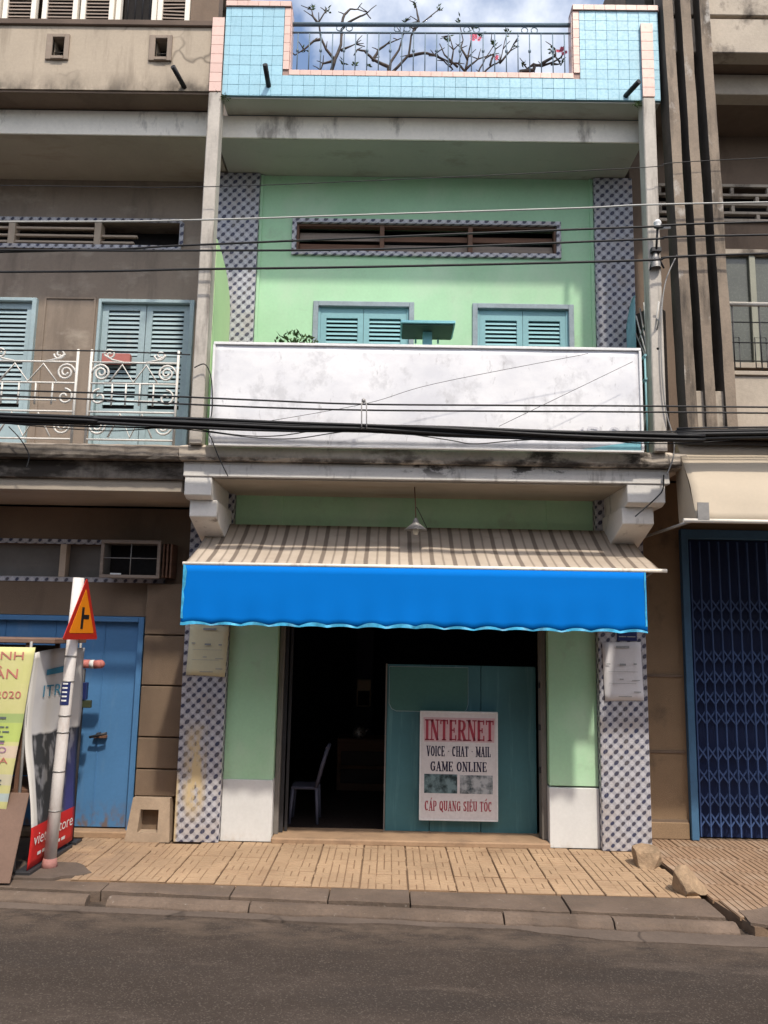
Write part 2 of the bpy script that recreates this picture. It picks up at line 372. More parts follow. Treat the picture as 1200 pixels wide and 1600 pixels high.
def tile_pattern(name, smear=False):
    """printed dotted wall tile: diagonal chains of dark oval dots on lilac grey"""
    t = NT(name)
    x, y, z = t.xyz()
    P = 0.094
    wob = t.math('MULTIPLY', t.math('SUBTRACT', t.noise(45, 3), 0.5), 0.16)
    hx = t.math('ADD', x, y)                       # side faces keep the pattern too
    u = t.math('ADD', t.math('DIVIDE', hx, P), wob)
    v = t.math('ADD', t.math('DIVIDE', z, P), wob)
    def dots(off, ra, rb):
        fu = t.math('SUBTRACT', t.math('FRACT', t.math('ADD', u, 20 + off)), 0.5)
        fv = t.math('SUBTRACT', t.math('FRACT', t.math('ADD', v, 20 + off)), 0.5)
        a = t.math('DIVIDE', t.math('ADD', fu, fv), ra * 1.414)
        b = t.math('DIVIDE', t.math('SUBTRACT', fu, fv), rb * 1.414)
        d = t.math('ADD', t.math('MULTIPLY', a, a), t.math('MULTIPLY', b, b))
        return t.ramp(d, 1.25, 0.7)
    d = t.math('MAXIMUM', dots(0.5, 0.27, 0.18), dots(0, 0.22, 0.15))
    bands = None
    for s in (t.math('SUBTRACT', u, v), t.math('ADD', u, v)):
        f = t.math('ABSOLUTE', t.math('SUBTRACT', t.math('FRACT', t.math('ADD', s, 20.0)), 0.5))
        k = t.ramp(f, 0.24, 0.32)
        bands = k if bands is None else t.math('ADD', bands, k)
    base = t.mix(t.math('MULTIPLY', bands, 0.5), (0.50, 0.495, 0.53), (0.21, 0.215, 0.26))
    base = t.mix(t.ramp(t.noise(5, 5), 0.48, 0.75, 0, 0.7), base, (0.40, 0.34, 0.29))
    dotc = t.mix(t.ramp(t.noise(9, 3), 0.4, 0.65), (0.04, 0.045, 0.095), (0.085, 0.075, 0.08))
    c = t.mix(d, base, dotc)
    joint = None
    for s in (u, v):
        f = t.math('SUBTRACT', t.math('FRACT', t.math('ADD', t.math('DIVIDE', s, 2.0), 20)), 0.5)
        f = t.math('ABSOLUTE', f)
        k = t.ramp(f, 0.488, 0.496)
        joint = k if joint is None else t.math('MAXIMUM', joint, k)
    c = t.mix(t.math('MULTIPLY', joint, 0.55), c, (0.20, 0.19, 0.20))
    if smear:
        n = t.noise((9, 9, 3), 6, 0.7)
        mx = t.math('MULTIPLY', t.ramp(x, -2.09, -2.02), t.ramp(x, -1.86, -1.93))
        mz = t.math('MULTIPLY', t.ramp(z, 0.15, 0.35), t.ramp(z, 1.05, 0.85))
        k = t.math('MULTIPLY', t.math('MULTIPLY', mx, mz), t.ramp(n, 0.40, 0.52))
        k2 = t.math('MULTIPLY', t.ramp(x, -2.10, -2.13), t.ramp(z, 0.62, 0.5))
        c = t.mix(t.math('MAXIMUM', k, k2), c, (0.55, 0.43, 0.25))
    return t.finish(c, t.ramp(d, 0, 1, 0.38, 0.5), None, 0, 0, 0, 0.4)

mt['dottile'] = tile_pattern('dotted_wall_tile')
mt['dottile_smear'] = tile_pattern('dotted_wall_tile_smeared', True)

def awning_stripes():
    t = NT('striped_awning_cloth')
    x = t.math('ADD', t.xyz()[0], t.math('MULTIPLY', t.math('SUBTRACT', t.noise(3, 2), 0.5), 0.015))
    def band(period, off, half):
        f = t.math('ABSOLUTE', t.math('SUBTRACT', t.math('FRACT', t.math('ADD', t.math('DIVIDE', x, period), 20 + off)), 0.5))
        return t.ramp(f, half + 0.02, half - 0.02)
    k = t.math('MAXIMUM', band(0.186, 0.0, 0.10), t.math('MULTIPLY', band(0.186, 0.5, 0.045), 0.7))
    base = t.mix(t.ramp(t.noise(2.5, 5), 0.3, 0.7), (0.36, 0.30, 0.24), (0.47, 0.40, 0.33))
    base = t.mix(t.ramp(t.noise((3, 8, 8), 6, 0.7), 0.56, 0.72, 0, 0.5), base, (0.30, 0.25, 0.20))
    c = t.mix(t.math('MULTIPLY', k, 0.85), base, (0.14, 0.11, 0.09))
    return t.finish(c, 0.85, t.noise(140, 3), 0.25, 0.003, 0, 0.2)
mt['stripes'] = awning_stripes()

def picture_print(name, a, b, sc_):
    t = NT(name)
    c = t.mix(t.ramp(t.noise(sc_, 6, 0.6), 0.4, 0.6), a, b)
    return t.finish(c, 0.6)
mt['photo_a'] = picture_print('printed_photo_dark', (0.02, 0.04, 0.045), (0.16, 0.24, 0.26), 14)
mt['photo_b'] = picture_print('printed_photo_light', (0.03, 0.05, 0.06), (0.42, 0.44, 0.46), 11)

def telecom_print():
    """flat print of the upright banner: pale top, dark picture, navy flank, red foot"""
    t = NT('banner_print')
    x, y, z = t.xyz()
    wob = t.math('MULTIPLY', t.math('SUBTRACT', t.noise(6, 3), 0.5), 0.05)
    c = t.mix(t.ramp(t.noise(3, 4), 0.3, 0.7), (0.50, 0.49, 0.49), (0.60, 0.59, 0.58))
    dark = t.math('MULTIPLY', t.ramp(t.math('ADD', z, wob), 1.02, 1.0), t.ramp(y, -0.955, -0.94))
    pic = t.mix(t.ramp(t.noise((5, 9, 5), 3), 0.52, 0.62), (0.035, 0.037, 0.04), (0.20, 0.20, 0.21))
    c = t.mix(dark, c, pic)
    nv = t.math('MULTIPLY', t.ramp(y, -0.50, -0.42), t.ramp(z, 1.02, 0.5))
    c = t.mix(nv, c, (0.05, 0.05, 0.20))
    lip = t.math('MULTIPLY', t.ramp(y, -0.95, -0.97), t.ramp(z, 0.36, 0.37))
    c = t.mix(lip, c, (0.62, 0.60, 0.56))
    c = t.mix(t.ramp(z, 0.345, 0.34), c, (0.55, 0.02, 0.02))
    return t.finish(c, 0.5, t.noise(8, 3), 0.15, 0.01)
mt['telecom'] = telecom_print()

def yellow_print():
    t = NT('yellow_banner_print')
    x, y, z = t.xyz()
    c = t.mix(t.ramp(t.noise(3, 4), 0.35, 0.65), (0.52, 0.52, 0.20), (0.60, 0.56, 0.27))
    for z0, z1, col in ((1.19, 1.12, (0.28, 0.40, 0.14)), (1.12, 0.98, (0.40, 0.52, 0.12)),
                        (0.95, 0.86, (0.62, 0.48, 0.40)), (0.74, 0.66, (0.55, 0.50, 0.40)),
                        (0.60, 0.54, (0.40, 0.50, 0.56))):
        k = t.math('MULTIPLY', t.ramp(z, z1 - 0.004, z1 + 0.004), t.ramp(z, z0 + 0.004, z0 - 0.004))
        c = t.mix(t.math('MULTIPLY', k, 0.8), c, col)
    return t.finish(c, 0.6, t.noise(9, 3), 0.15, 0.01)
mt['yellow'] = yellow_print()

# ------------------------------------------------------------------ mesh helpers
WM = {}
def parent_to(o, p):
    o.parent = p
    o.matrix_parent_inverse = WM[p].inverted()

def tag(o, label=None, cat=None, group=None, kind=None):
    if label: o['label'] = label
    if cat: o['category'] = cat
    if group: o['group'] = group
    if kind: o['kind'] = kind
    return o

def thing(name, loc, label, cat, group=None):
    o = bpy.data.objects.new(name, None)
    COL.objects.link(o)
    o.location = loc
    o.empty_display_size = 0.2
    WM[o] = Matrix.Translation(Vector(loc))
    return tag(o, label, cat, group)

class MB:
    def __init__(s):
        s.v, s.f, s.sm, s.mi = [], [], [], []
    def add(s, vs, fs, smooth=False, mi=0):
        b = len(s.v)
        s.v += [tuple(p) for p in vs]
        for f in fs:
            s.f.append(tuple(b + i for i in f))
            s.sm.append(smooth)
            s.mi.append(mi)
        return s
    def box(s, x0, x1, y0, y1, z0, z1, mi=0):
        vs = [(x, y, z) for x in (x0, x1) for y in (y0, y1) for z in (z0, z1)]
        return s.add(vs, [(0, 1, 3, 2), (4, 6, 7, 5), (0, 4, 5, 1), (2, 3, 7, 6), (0, 2, 6, 4), (1, 5, 7, 3)], mi=mi)
    def prism(s, poly, a0, a1, axis='x', mi=0):
        n = len(poly)
        def P(p, a):
            return (a, p[0], p[1]) if axis == 'x' else (p[0], a, p[1]) if axis == 'y' else (p[0], p[1], a)
        vs = [P(p, a0) for p in poly] + [P(p, a1) for p in poly]
        fs = [tuple(range(n)), tuple(range(n, 2 * n))] + [(i, (i + 1) % n, n + (i + 1) % n, n + i) for i in range(n)]
        return s.add(vs, fs, mi=mi)
    def tube(s, pts, r, n=6, mi=0):
        pts = [Vector(p) for p in pts]
        rs = r if isinstance(r, (list, tuple)) else [r] * len(pts)
        vs, fs = [], []
        ref = None
        for i, p in enumerate(pts):
            d = (pts[min(i + 1, len(pts) - 1)] - pts[max(i - 1, 0)])
            d = d.normalized() if d.length > 1e-9 else Vector((0, 0, 1))
            if ref is None:
                ref = Vector((0, 0, 1)) if abs(d.z) < 0.9 else Vector((1, 0, 0))
            u = d.cross(ref).normalized()
            w = u.cross(d).normalized()
            ref = w
            for k in range(n):
                a = 2 * math.pi * k / n
                vs.append(p + (u * math.cos(a) + w * math.sin(a)) * rs[i])
        for i in range(len(pts) - 1):
            for k in range(n):
                k2 = (k + 1) % n
                fs.append((i * n + k, i * n + k2, (i + 1) * n + k2, (i + 1) * n + k))
        s.add(vs, fs, True, mi)
        b = len(s.v) - len(vs)
        s.f.append(tuple(b + k for k in range(n))); s.sm.append(False); s.mi.append(mi)
        e = b + (len(pts) - 1) * n
        s.f.append(tuple(e + k for k in range(n))); s.sm.append(False); s.mi.append(mi)
        return s
    def lathe(s, prof, c, n=16, mi=0):
        vs, fs = [], []
        for r, z in prof:
            for k in range(n):
                a = 2 * math.pi * k / n
                vs.append((c[0] + r * math.cos(a), c[1] + r * math.sin(a), c[2] + z))
        for i in range(len(prof) - 1):
            for k in range(n):
                k2 = (k + 1) % n
                fs.append((i * n + k, i * n + k2, (i + 1) * n + k2, (i + 1) * n + k))
        return s.add(vs, fs, True, mi)
    def mesh(s, name, mats, bevel=0.0, recalc=True, seg=1):
        me = bpy.data.meshes.new(name)
        me.from_pydata(s.v, [], s.f)
        for i, p in enumerate(me.polygons):
            p.use_smooth = s.sm[i]
            p.material_index = s.mi[i]
        for mm in (mats if isinstance(mats, (list, tuple)) else [mats]):
            me.materials.append(mm)
        if recalc or bevel:
            bm = bmesh.new()
            bm.from_mesh(me)
            if recalc:
                bmesh.ops.recalc_face_normals(bm, faces=bm.faces)
            if bevel:
                bmesh.ops.bevel(bm, geom=list(bm.edges), offset=bevel, segments=seg, affect='EDGES', clamp_overlap=True)
            bm.to_mesh(me)
            bm.free()
        return me
    def build(s, name, mats, parent=None, bevel=0.0, recalc=True, seg=1):
        o = bpy.data.objects.new(name, s.mesh(name, mats, bevel, recalc, seg))
        COL.objects.link(o)
        WM[o] = Matrix.Identity(4)
        if parent is not None:
            parent_to(o, parent)
        return o

def piece(name, me, parent, loc, rot=(0, 0, 0), scale=(1, 1, 1)):
    """one more copy of a shared mesh, as a part of its own"""
    o = bpy.data.objects.new(name, me)
    COL.objects.link(o)
    if parent is not None:
        parent_to(o, parent)
    o.location, o.rotation_euler, o.scale = loc, rot, scale
    return o

def box(name, mat, parent, x0, x1, y0, y1, z0, z1, bevel=0.004):
    return MB().box(x0, x1, y0, y1, z0, z1).build(name, mat, parent, bevel)

def wall_with_holes(mb, x0, x1, y0, y1, z0, z1, holes):
    """solid wall slab cut by rectangular openings (boxes butted round them)"""
    xs = sorted({x0, x1, *[h[0] for h in holes], *[h[1] for h in holes]})
    for a, b in zip(xs, xs[1:]):
        cuts = sorted([(h[2], h[3]) for h in holes if h[0] <= a + 1e-6 and h[1] >= b - 1e-6])
        z = z0
        for c0, c1 in cuts:
            if c0 > z + 1e-6:
                mb.box(a, b, y0, y1, z, c0)
            z = c1
        if z < z1 - 1e-6:
            mb.box(a, b, y0, y1, z, z1)
    return mb

def text(s, mat, parent, x0, x1, z0, z1, y, name='lettering', plane='xz', flip=False):
    cu = bpy.data.curves.new(name, 'FONT')
    cu.body = s
    cu.resolution_u = 3
    tmp = bpy.data.objects.new('tmp', cu)
    COL.objects.link(tmp)
    dg = bpy.context.evaluated_depsgraph_get()
    me = bpy.data.meshes.new_from_object(tmp.evaluated_get(dg))
    bpy.data.objects.remove(tmp)
    bpy.data.curves.remove(cu)
    xs = [v.co.x for v in me.vertices]; ys = [v.co.y for v in me.vertices]
    ax, bx, ay, by = min(xs), max(xs), min(ys), max(ys)
    for v in me.vertices:
        u = (v.co.x - ax) / (bx - ax + 1e-9); w = (v.co.y - ay) / (by - ay + 1e-9)
        a = x0 + u * (x1 - x0); z = z0 + w * (z1 - z0)
        v.co = (a, y(a, z) if callable(y) else y, z) if plane == 'xz' else ((y(a, z) if callable(y) else y), a, z)
    me.materials.clear()
    me.materials.append(mat)
    o = bpy.data.objects.new(name, me)
    COL.objects.link(o)
    WM[o] = Matrix.Identity(4)
    parent_to(o, parent)
    return o

# slab-serif lettering for the shop sign: strokes on a 1 x 1 cell
def arc(cx, cz, rx, rz, a0, a1, n=10):
    return [(cx + rx * math.cos(R(a0 + (a1 - a0) * i / n)), cz + rz * math.sin(R(a0 + (a1 - a0) * i / n))) for i in range(n + 1)]
GLYPH = {
    'I': (0.45, [('V', .5, 0, 1)], [(.5, 0), (.5, 1)]),
    'N': (1.0, [('T', .18, 0, 1), ('D', .18, 1, .82, 0), ('T', .82, 0, 1)], [(.18, 0), (.14, 1), (.82, 1)]),
    'T': (0.9, [('V', .5, 0, 1), ('H', .06, .94, .95), ('T', .08, .78, 1), ('T', .92, .78, 1)], [(.5, 0)]),
    'E': (0.85, [('V', .22, 0, 1), ('H', .1, .88, .95), ('H', .22, .66, .5), ('H', .1, .9, .05), ('T', .88, 0, .26), ('T', .86, .78, 1), ('T', .66, .38, .62)], []),
    'R': (0.95, [('V', .2, 0, 1), ('C', [(.2, .95), (.55, .95)] + arc(.55, .72, .25, .23, 90, -90) + [(.2, .49)]), ('D', .5, .49, .86, 0)], [(.2, 0), (.88, 0)]),
    'V': (0.95, [('D', .16, 1, .5, 0), ('d', .84, 1, .5, 0)], [(.16, 1), (.84, 1)]),
    'O': (0.95, [('C', arc(.5, .5, .36, .45, 0, 360, 20))], []),
    'C': (0.88, [('C', arc(.52, .5, .36, .45, 45, 315, 16)), ('T', .82, .66, .98)], []),
    'H': (1.0, [('V', .2, 0, 1), ('V', .8, 0, 1), ('H', .2, .8, .5)], [(.2, 0), (.2, 1), (.8, 0), (.8, 1)]),
    'A': (0.95, [('d', .5, 1, .14, 0), ('D', .5, 1, .84, 0), ('H', .28, .72, .34)], [(.14, 0), (.84, 0)]),
    'M': (1.15, [('T', .14, 0, 1), ('D', .14, 1, .5, .1), ('d', .86, 1, .5, .1), ('V', .86, 0, 1)], [(.14, 0), (.12, 1), (.86, 0), (.88, 1)]),
    'L': (0.82, [('V', .24, 0, 1), ('H', .12, .9, .05), ('T', .9, 0, .3)], [(.24, 1)]),
    'G': (0.95, [('C', arc(.5, .5, .36, .45, 50, 320, 16)), ('V', .8, .08, .44), ('T', .82, .68, .98)], [(.78, .46)]),
    'Q': (0.95, [('C', arc(.5, .5, .36, .45, 0, 360, 20)), ('D', .52, .25, .9, -.12)], []),
    'U': (0.95, [('C', [(.2, 1), (.2, .35)] + arc(.5, .35, .3, .30, 180, 360) + [(.8, .35), (.8, 1)])], [(.2, 1), (.8, 1)]),
    'S': (0.8, [('C', arc(.5, .73, .3, .22, 30, 250, 9) + arc(.5, .26, .32, .22, 80, -150, 9)), ('T', .8, .72, .96), ('T', .16, .04, .3)], []),
    'P': (0.88, [('V', .22, 0, 1), ('C', [(.22, .95), (.55, .95)] + arc(.55, .70, .27, .25, 90, -90) + [(.22, .45)])], [(.22, 0)]),
    '-': (0.5, [('H', .2, .8, .5)], []),
    ' ': (0.45, [], []),
}
ACCENT = {'Á': ('A', 'acute'), 'Ê': ('E', 'hat'), 'Ố': ('O', 'hatacute')}
def serif_text(s, mat, parent, x0, x1, z0, z1, y, weight=0.2):
    mb = MB()
    tot = sum(GLYPH[ACCENT.get(ch, (ch,))[0]][0] for ch in s) + 0.12 * (len(s) - 1)
    k = (x1 - x0) / tot
    h = z1 - z0
    th = weight * k
    tn = th * 0.45
    cx = x0
    def quad(p, q, w):
        d = Vector((q[0] - p[0], q[1] - p[1]))
        if d.length < 1e-7: return
        nrm = Vector((-d.y, d.x)).normalized() * (w / 2)
        mb.prism([(p[0] + nrm.x, p[1] + nrm.y), (p[0] - nrm.x, p[1] - nrm.y), (q[0] - nrm.x, q[1] - nrm.y), (q[0] + nrm.x, q[1] + nrm.y)], y - 0.0012, y, 'y')
    for ch in s:
        base, acc = ACCENT.get(ch, (ch, None))
        wd, strokes, serifs = GLYPH[base]
        X = lambda u: cx + u * wd * k
        Z = lambda v: z0 + v * h
        for st in strokes:
            if st[0] in 'VT':
                quad((X(st[1]), Z(st[2])), (X(st[1]), Z(st[3])), th if st[0] == 'V' else tn)
            elif st[0] == 'H':
                quad((X(st[1]), Z(st[3])), (X(st[2]), Z(st[3])), tn * 1.1)
            elif st[0] in 'Dd':
                quad((X(st[1]), Z(st[2])), (X(st[3]), Z(st[4])), th if st[0] == 'D' else tn * 1.2)
            else:
                for a, b in zip(st[1], st[1][1:]):
                    ver = abs(b[1] - a[1]) * h / (math.hypot((b[0] - a[0]) * wd * k, (b[1] - a[1]) * h) + 1e-9)
                    quad((X(a[0]), Z(a[1])), (X(b[0]), Z(b[1])), tn + (th - tn) * ver)
        for u, v in serifs:
            quad((X(u) - th * .85, Z(v) + (tn * .5 if v < .5 else -tn * .5)), (X(u) + th * .85, Z(v) + (tn * .5 if v < .5 else -tn * .5)), tn)
        if acc and 'hat' in acc:
            quad((X(.3), Z(1.08)), (X(.5), Z(1.2)), tn); quad((X(.5), Z(1.2)), (X(.7), Z(1.08)), tn)
        if acc and 'acute' in acc:
            quad((X(.55), Z(1.1)), (X(.78), Z(1.3)), tn * 1.2)
        cx += (wd + 0.12) * k
    return mb.build('lettering', mat, parent, recalc=True)

def wob(x, y, z, s=1.0, seed=0.0):
    return noise.noise(Vector((x * s + seed, y * s + seed * 1.7, z * s - seed)))

# ================================================================== ground
road = MB()
nx, ny = 60, 40
# one sheet to the horizon, finer near the camera for slight unevenness
xs = [-150, -60, -20] + [-6 + 0.25 * i for i in range(49)] + [20, 60, 150]
ys = [-150, -60, -20, -10] + [-8 + 0.2 * i for i in range(34)] + [6, 20, 60, 150]
vv = []
for yy in ys:
    for xx in xs:
        near = abs(xx) < 6.1 and -8.1 < yy < -1.2
        dz = 0.012 * wob(xx, yy, 0, 0.8, 3) + 0.005 * wob(xx, yy, 0, 2.7, 8) if near else 0
        vv.append((xx, yy, -0.085 - 0.02 * max(0, min(1, (-1.6 - yy) / 4)) * 0 + dz))
ff = [(j * len(xs) + i, j * len(xs) + i + 1, (j + 1) * len(xs) + i + 1, (j + 1) * len(xs) + i) for j in range(len(ys) - 1) for i in range(len(xs) - 1)]
road.add(vv, ff, True)
road = tag(road.build('road', mt['asphalt'], recalc=False), kind='structure')

def kerb_in(x): return -1.17 - 0.025 * x          # inner (paving) edge
def kerb_out(x): return -1.585 - 0.065 * x        # street edge
pav = MB()
P = [(-6, kerb_in(-6) - .02), (2.045, kerb_in(2.02) - .02), (1.985, -.12), (1.985, 1.0), (-6, 1.0)]
pav.prism(P, -0.2, -0.016, 'z')
P = [(2.045, -.12), (2.125, -1.22), (2.185, -1.75), (6, -1.9), (6, 1.0), (2.045, 1.0)]
pav.prism(P, -0.2, -0.016, 'z')
pav.box(1.985, 2.045, -.12, 1.0, -0.2, -0.012)
pavement = tag(pav.build('pavement', mt['mortar']), kind='structure')
slot_shade = MB().prism([(1.97, -.12), (2.0, -1.3), (2.06, -1.75), (2.2, -1.75), (2.13, -1.2), (2.06, -.12)], -.2, -.13, 'z').build('slot_bed', mt['shade_dark'], pavement)  # floor coloured near black for the shadow inside the slot

# patterned pavers: basket of short raised bars
TS = 0.352
def paver_mesh(kind, seed):
    rd = random.Random(seed)
    mb = MB()
    mb.box(-TS / 2, TS / 2, -TS / 2, TS / 2, -0.028, -0.005, 1)
    def bar(x0, x1, y0, y1):
        e = 0.0015
        z = rd.uniform(-0.0006, 0.0006)
        vs = [(x0, y0, -.0051), (x1, y0, -.0051), (x1, y1, -.0051), (x0, y1, -.0051),
              (x0 + e, y0 + e, z), (x1 - e, y0 + e, z), (x1 - e, y1 - e, z), (x0 + e, y1 - e, z)]
        mb.add(vs, [(4, 5, 6, 7), (0, 1, 5, 4), (1, 2, 6, 5), (2, 3, 7, 6), (3, 0, 4, 7)], mi=0)
    if kind == 'maze':
        c = TS / 3
        for i in range(3):
            for j in range(3):
                x0, y0 = -TS / 2 + i * c, -TS / 2 + j * c
                turn = (i + j + (1 if rd.random() < .25 else 0)) % 2
                for b in range(2):
                    a0, a1 = b * c / 2 + .0038, (b + 1) * c / 2 - .0038
                    s0, s1 = (.0035 if rd.random() < .6 else -.0036, c - .0035)
                    if turn: bar(x0 + a0, x0 + a1, y0 + s0, y0 + s1)
                    else: bar(x0 + s0, x0 + s1, y0 + a0, y0 + a1)
    else:
        n = 7
        for b in range(n):
            bar(-TS / 2 + b * TS / n + .005, -TS / 2 + (b + 1) * TS / n - .005, -TS / 2 + .003, TS / 2 - .003)
    return mb.mesh('paver', [mt['paver'] if kind == 'maze' else mt['paver_r'], mt['pavergroove']], recalc=True)
pm = [paver_mesh('maze', k) for k in range(5)]
pr = [paver_mesh('ridge', k) for k in range(2)]
rd = random.Random(4)
for k in range(-3, 11):
    xc = -1.888 + 0.18 + 0.36 * k
    y_in = kerb_in(xc)
    for j in range(4):
        yc = y_in + 0.18 + 0.36 * j
        sy = 1.0
        lim = 0.06 if xc > -1.75 else -0.02
        if xc < -2.2: lim = 0.22
        if yc + .18 > lim:
            if yc - .18 > lim - .05: continue
            sy = (lim - (yc - .18)) / .36
            yc = (lim + yc - .18) / 2
        if xc < -2.6 and j == 0: continue
        sxp, xq = 1.0, xc
        if k == 10: sxp, xq = (1.985 + .02 * (3 - j) - 1.716) / .36, (1.985 + .02 * (3 - j) + 1.716) / 2
        piece('paver', pm[rd.randrange(5)], pavement, (xq, yc, rd.uniform(-.003, .002)),
              (rd.uniform(-.004, .004), rd.uniform(-.004, .004), (rd.randrange(4) * math.pi / 2 if sy == 1 and sxp == 1 else 0) + rd.uniform(-.004, .004)), (sxp, sy, 1))
for k in range(9):
    for j in range(-1, 6):
        xc = 2.31 + .36 * k + 0.02 * j * -1
        yc = -1.42 + .36 * j
        if yc > 0.5 or (j == -1 and k < 1): continue
        if j == 0 and k == 0: xc += .02
        sy = 1.0
        if yc + .18 > .5:
            sy = (.5 - (yc - .18)) / .36; yc = (.5 + yc - .18) / 2
        piece('paver', pr[rd.randrange(2)], pavement, (xc, yc, -0.002 + rd.uniform(-.003, .002)), (0, 0, rd.uniform(-.006, .006)), (1, sy, 1))
# worn concrete skin round the sign pole and along the right edge
def patch(name, pts, z0, z1, mat, parent, seed=0, amp=.02):
    out = []
    for (a, b) in zip(pts, pts[1:] + pts[:1]):
        for i in range(6):
            t = i / 6
            x, y = a[0] + (b[0] - a[0]) * t, a[1] + (b[1] - a[1]) * t
            out.append((x + amp * wob(x, y, 0, 7, seed), y + amp * wob(x, y, 5, 7, seed)))
    mb = MB()
    mb.prism(out, z0, z1, 'z')
    return mb.build(name, mat, parent)
patch('concrete_patch', [(-6, -1.06), (-2.75, -1.10), (-2.50, -0.95), (-2.72, -0.70), (-6, -0.66)], -0.016, 0.006, mt['gutterconc'], pavement, 2, .05)
patch('concrete_patch', [(2.185, -1.72), (2.19, -1.50), (2.5, -1.36), (6, -1.38), (6, -1.95), (2.6, -1.93)], -0.016, 0.004, mt['kerb'], pavement, 5, .03)
patch('concrete_patch', [(2.07, -.30), (2.085, -.95), (2.13, -1.0), (2.12, -.30)], -0.016, -0.001, mt['paver_r'], pavement, 7, .012)

# kerb: flat stones behind, a separate worn nose in front
kerb = tag(MB().box(-6, 6, -1.50, -1.30, -0.2, -0.09).build('kerb', mt['gutterconc']), kind='structure')
def kerb_piece(name, a, b, fy, zt, rdk):
    mb = MB()
    n = 12
    dz = rdk.uniform(-.006, .004)
    vs, fs = [], []
    for i in range(n + 1):
        x = a + .005 + (b - a - .010) * i / n
        prof = fy(x, dz)
        pn_ = len(prof)
        for y, z in prof: vs.append((x, y, z))
    for i in range(n):
        for j in range(pn_):
            j2 = (j + 1) % pn_
            fs.append((i * pn_ + j, i * pn_ + j2, (i + 1) * pn_ + j2, (i + 1) * pn_ + j))
    mb.add(vs, fs)
    mb.f += [tuple(range(pn_)), tuple(range(n * pn_, (n + 1) * pn_))]; mb.sm += [False, False]; mb.mi += [0, 0]
    return mb.build(name, mt['kerb'], kerb, .003)
def slab_prof(x, dz):
    yi = kerb_in(x) - .008; yo = kerb_out(x) + .112 + .014 * wob(x, 0, 0, 6, 4)
    return [(yi, -.15), (yi, -.006 + dz), (yi - .1, -.004 + dz + .003 * wob(x, 1, 0, 6, 1)), (yo, -.006 + dz + .004 * wob(x, 2, 0, 7, 1)), (yo, -.15)]
def nose_prof(x, dz):
    yo = kerb_out(x); e = .030 * wob(x, 0, 0, 4, 4) + .016 * wob(x, 3, 0, 15, 2)
    return [(yo + .092, -.15), (yo + .092, -.022 + dz), (yo + .05 + e, -.018 + dz + .005 * wob(x, 1, 0, 9, 1)), (yo + .005 + e, -.030 + dz + .006 * wob(x, 7, 0, 11, 1)), (yo - .02 + e, -.062), (yo - .03 + e, -.12)]
ex = [-6.0, -4.6, -3.6, -2.30, -1.36, -0.66, -0.08, 1.02, 2.06]
for a, b in zip(ex, ex[1:]):
    kerb_piece('kerb_stone', a, b, slab_prof, 0, rd)
ex = [-6.0, -4.9, -3.9, -2.36, -2.22, -1.20, 0.55, 1.28, 2.10]
for a, b in zip(ex, ex[1:]):
    if b - a < .2: continue          # a broken-out gap
    kerb_piece('kerb_nose', a, b, nose_prof, 0, rd)
patch('gutter_strip', [(-6, -1.30), (-3, -1.42), (2.3, -1.74), (6, -1.86), (6, -2.0), (2.4, -1.96), (1.15, -1.86), (0.6, -1.72), (-0.5, -1.67), (-6, -1.35)], -0.12, -0.072, mt['gutterconc'], kerb, 9, .03)

# ================================================================== the green shophouse
H = thing('shophouse', (0, 0, 0), 'narrow mint green shophouse with pale blue tiled parapet and open dark doorway', 'shophouse')
# ---- ground floor
WY = 0.05
box('pilaster', mt['green'], H, -1.735, -1.285, 0.08, 0.36, 0.53, 3.14)
box('pilaster', mt['green'], H, 1.205, 1.645, 0.08, 0.36, 0.53, 3.14)
box('dado', mt['dado'], H, -1.735, -1.280, 0.070, 0.36, 0.0, 0.53)
box('dado', mt['dado'], H, 1.200, 1.645, 0.070, 0.36, 0.0, 0.515)
box('tile_column', mt['dottile_smear'], H, -2.135, -1.738, 0.0, 0.36, 0.0, 3.14, .006)
box('tile_column', mt['dottile'], H, 1.648, 2.085, 0.0, 0.36, 0.0, 3.14, .006)
box('wall', mt['green'], H, -1.735, 1.645, 0.09, 0.355, 2.55, 3.138)
box('sill', mt['sill'], H, -1.278, 1.198, 0.03, 0.45, -0.01, 0.045, .012)
box('door_jamb', mt['jamb'], H, -1.278, -1.235, 0.16, 0.30, 0.045, 2.55)
box('door_jamb', mt['jamb'], H, 1.150, 1.198, 0.16, 0.30, 0.045, 2.55)
MB().box(-1.232, -1.20, 0.22, 0.245, 0.05, 2.5).box(-1.19, -1.165, 0.27, 0.29, 0.05, 2.5).build('gate_track', mt['darkmetal'], H)
for zz in (0.62, 1.0, 1.38):
    MB().box(1.135, 1.150, 0.18, 0.22, zz, zz + .05).build('hinge', mt['darkmetal'], H)
# room behind the doorway
rm = MB()
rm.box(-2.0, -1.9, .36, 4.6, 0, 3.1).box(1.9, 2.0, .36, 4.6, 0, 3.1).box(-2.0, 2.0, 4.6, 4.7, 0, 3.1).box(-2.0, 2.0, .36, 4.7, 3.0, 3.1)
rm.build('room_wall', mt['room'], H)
box('room_floor', mt['roomfloor'], H, -2.0, 2.0, .45, 4.6, -0.02, 0.03)
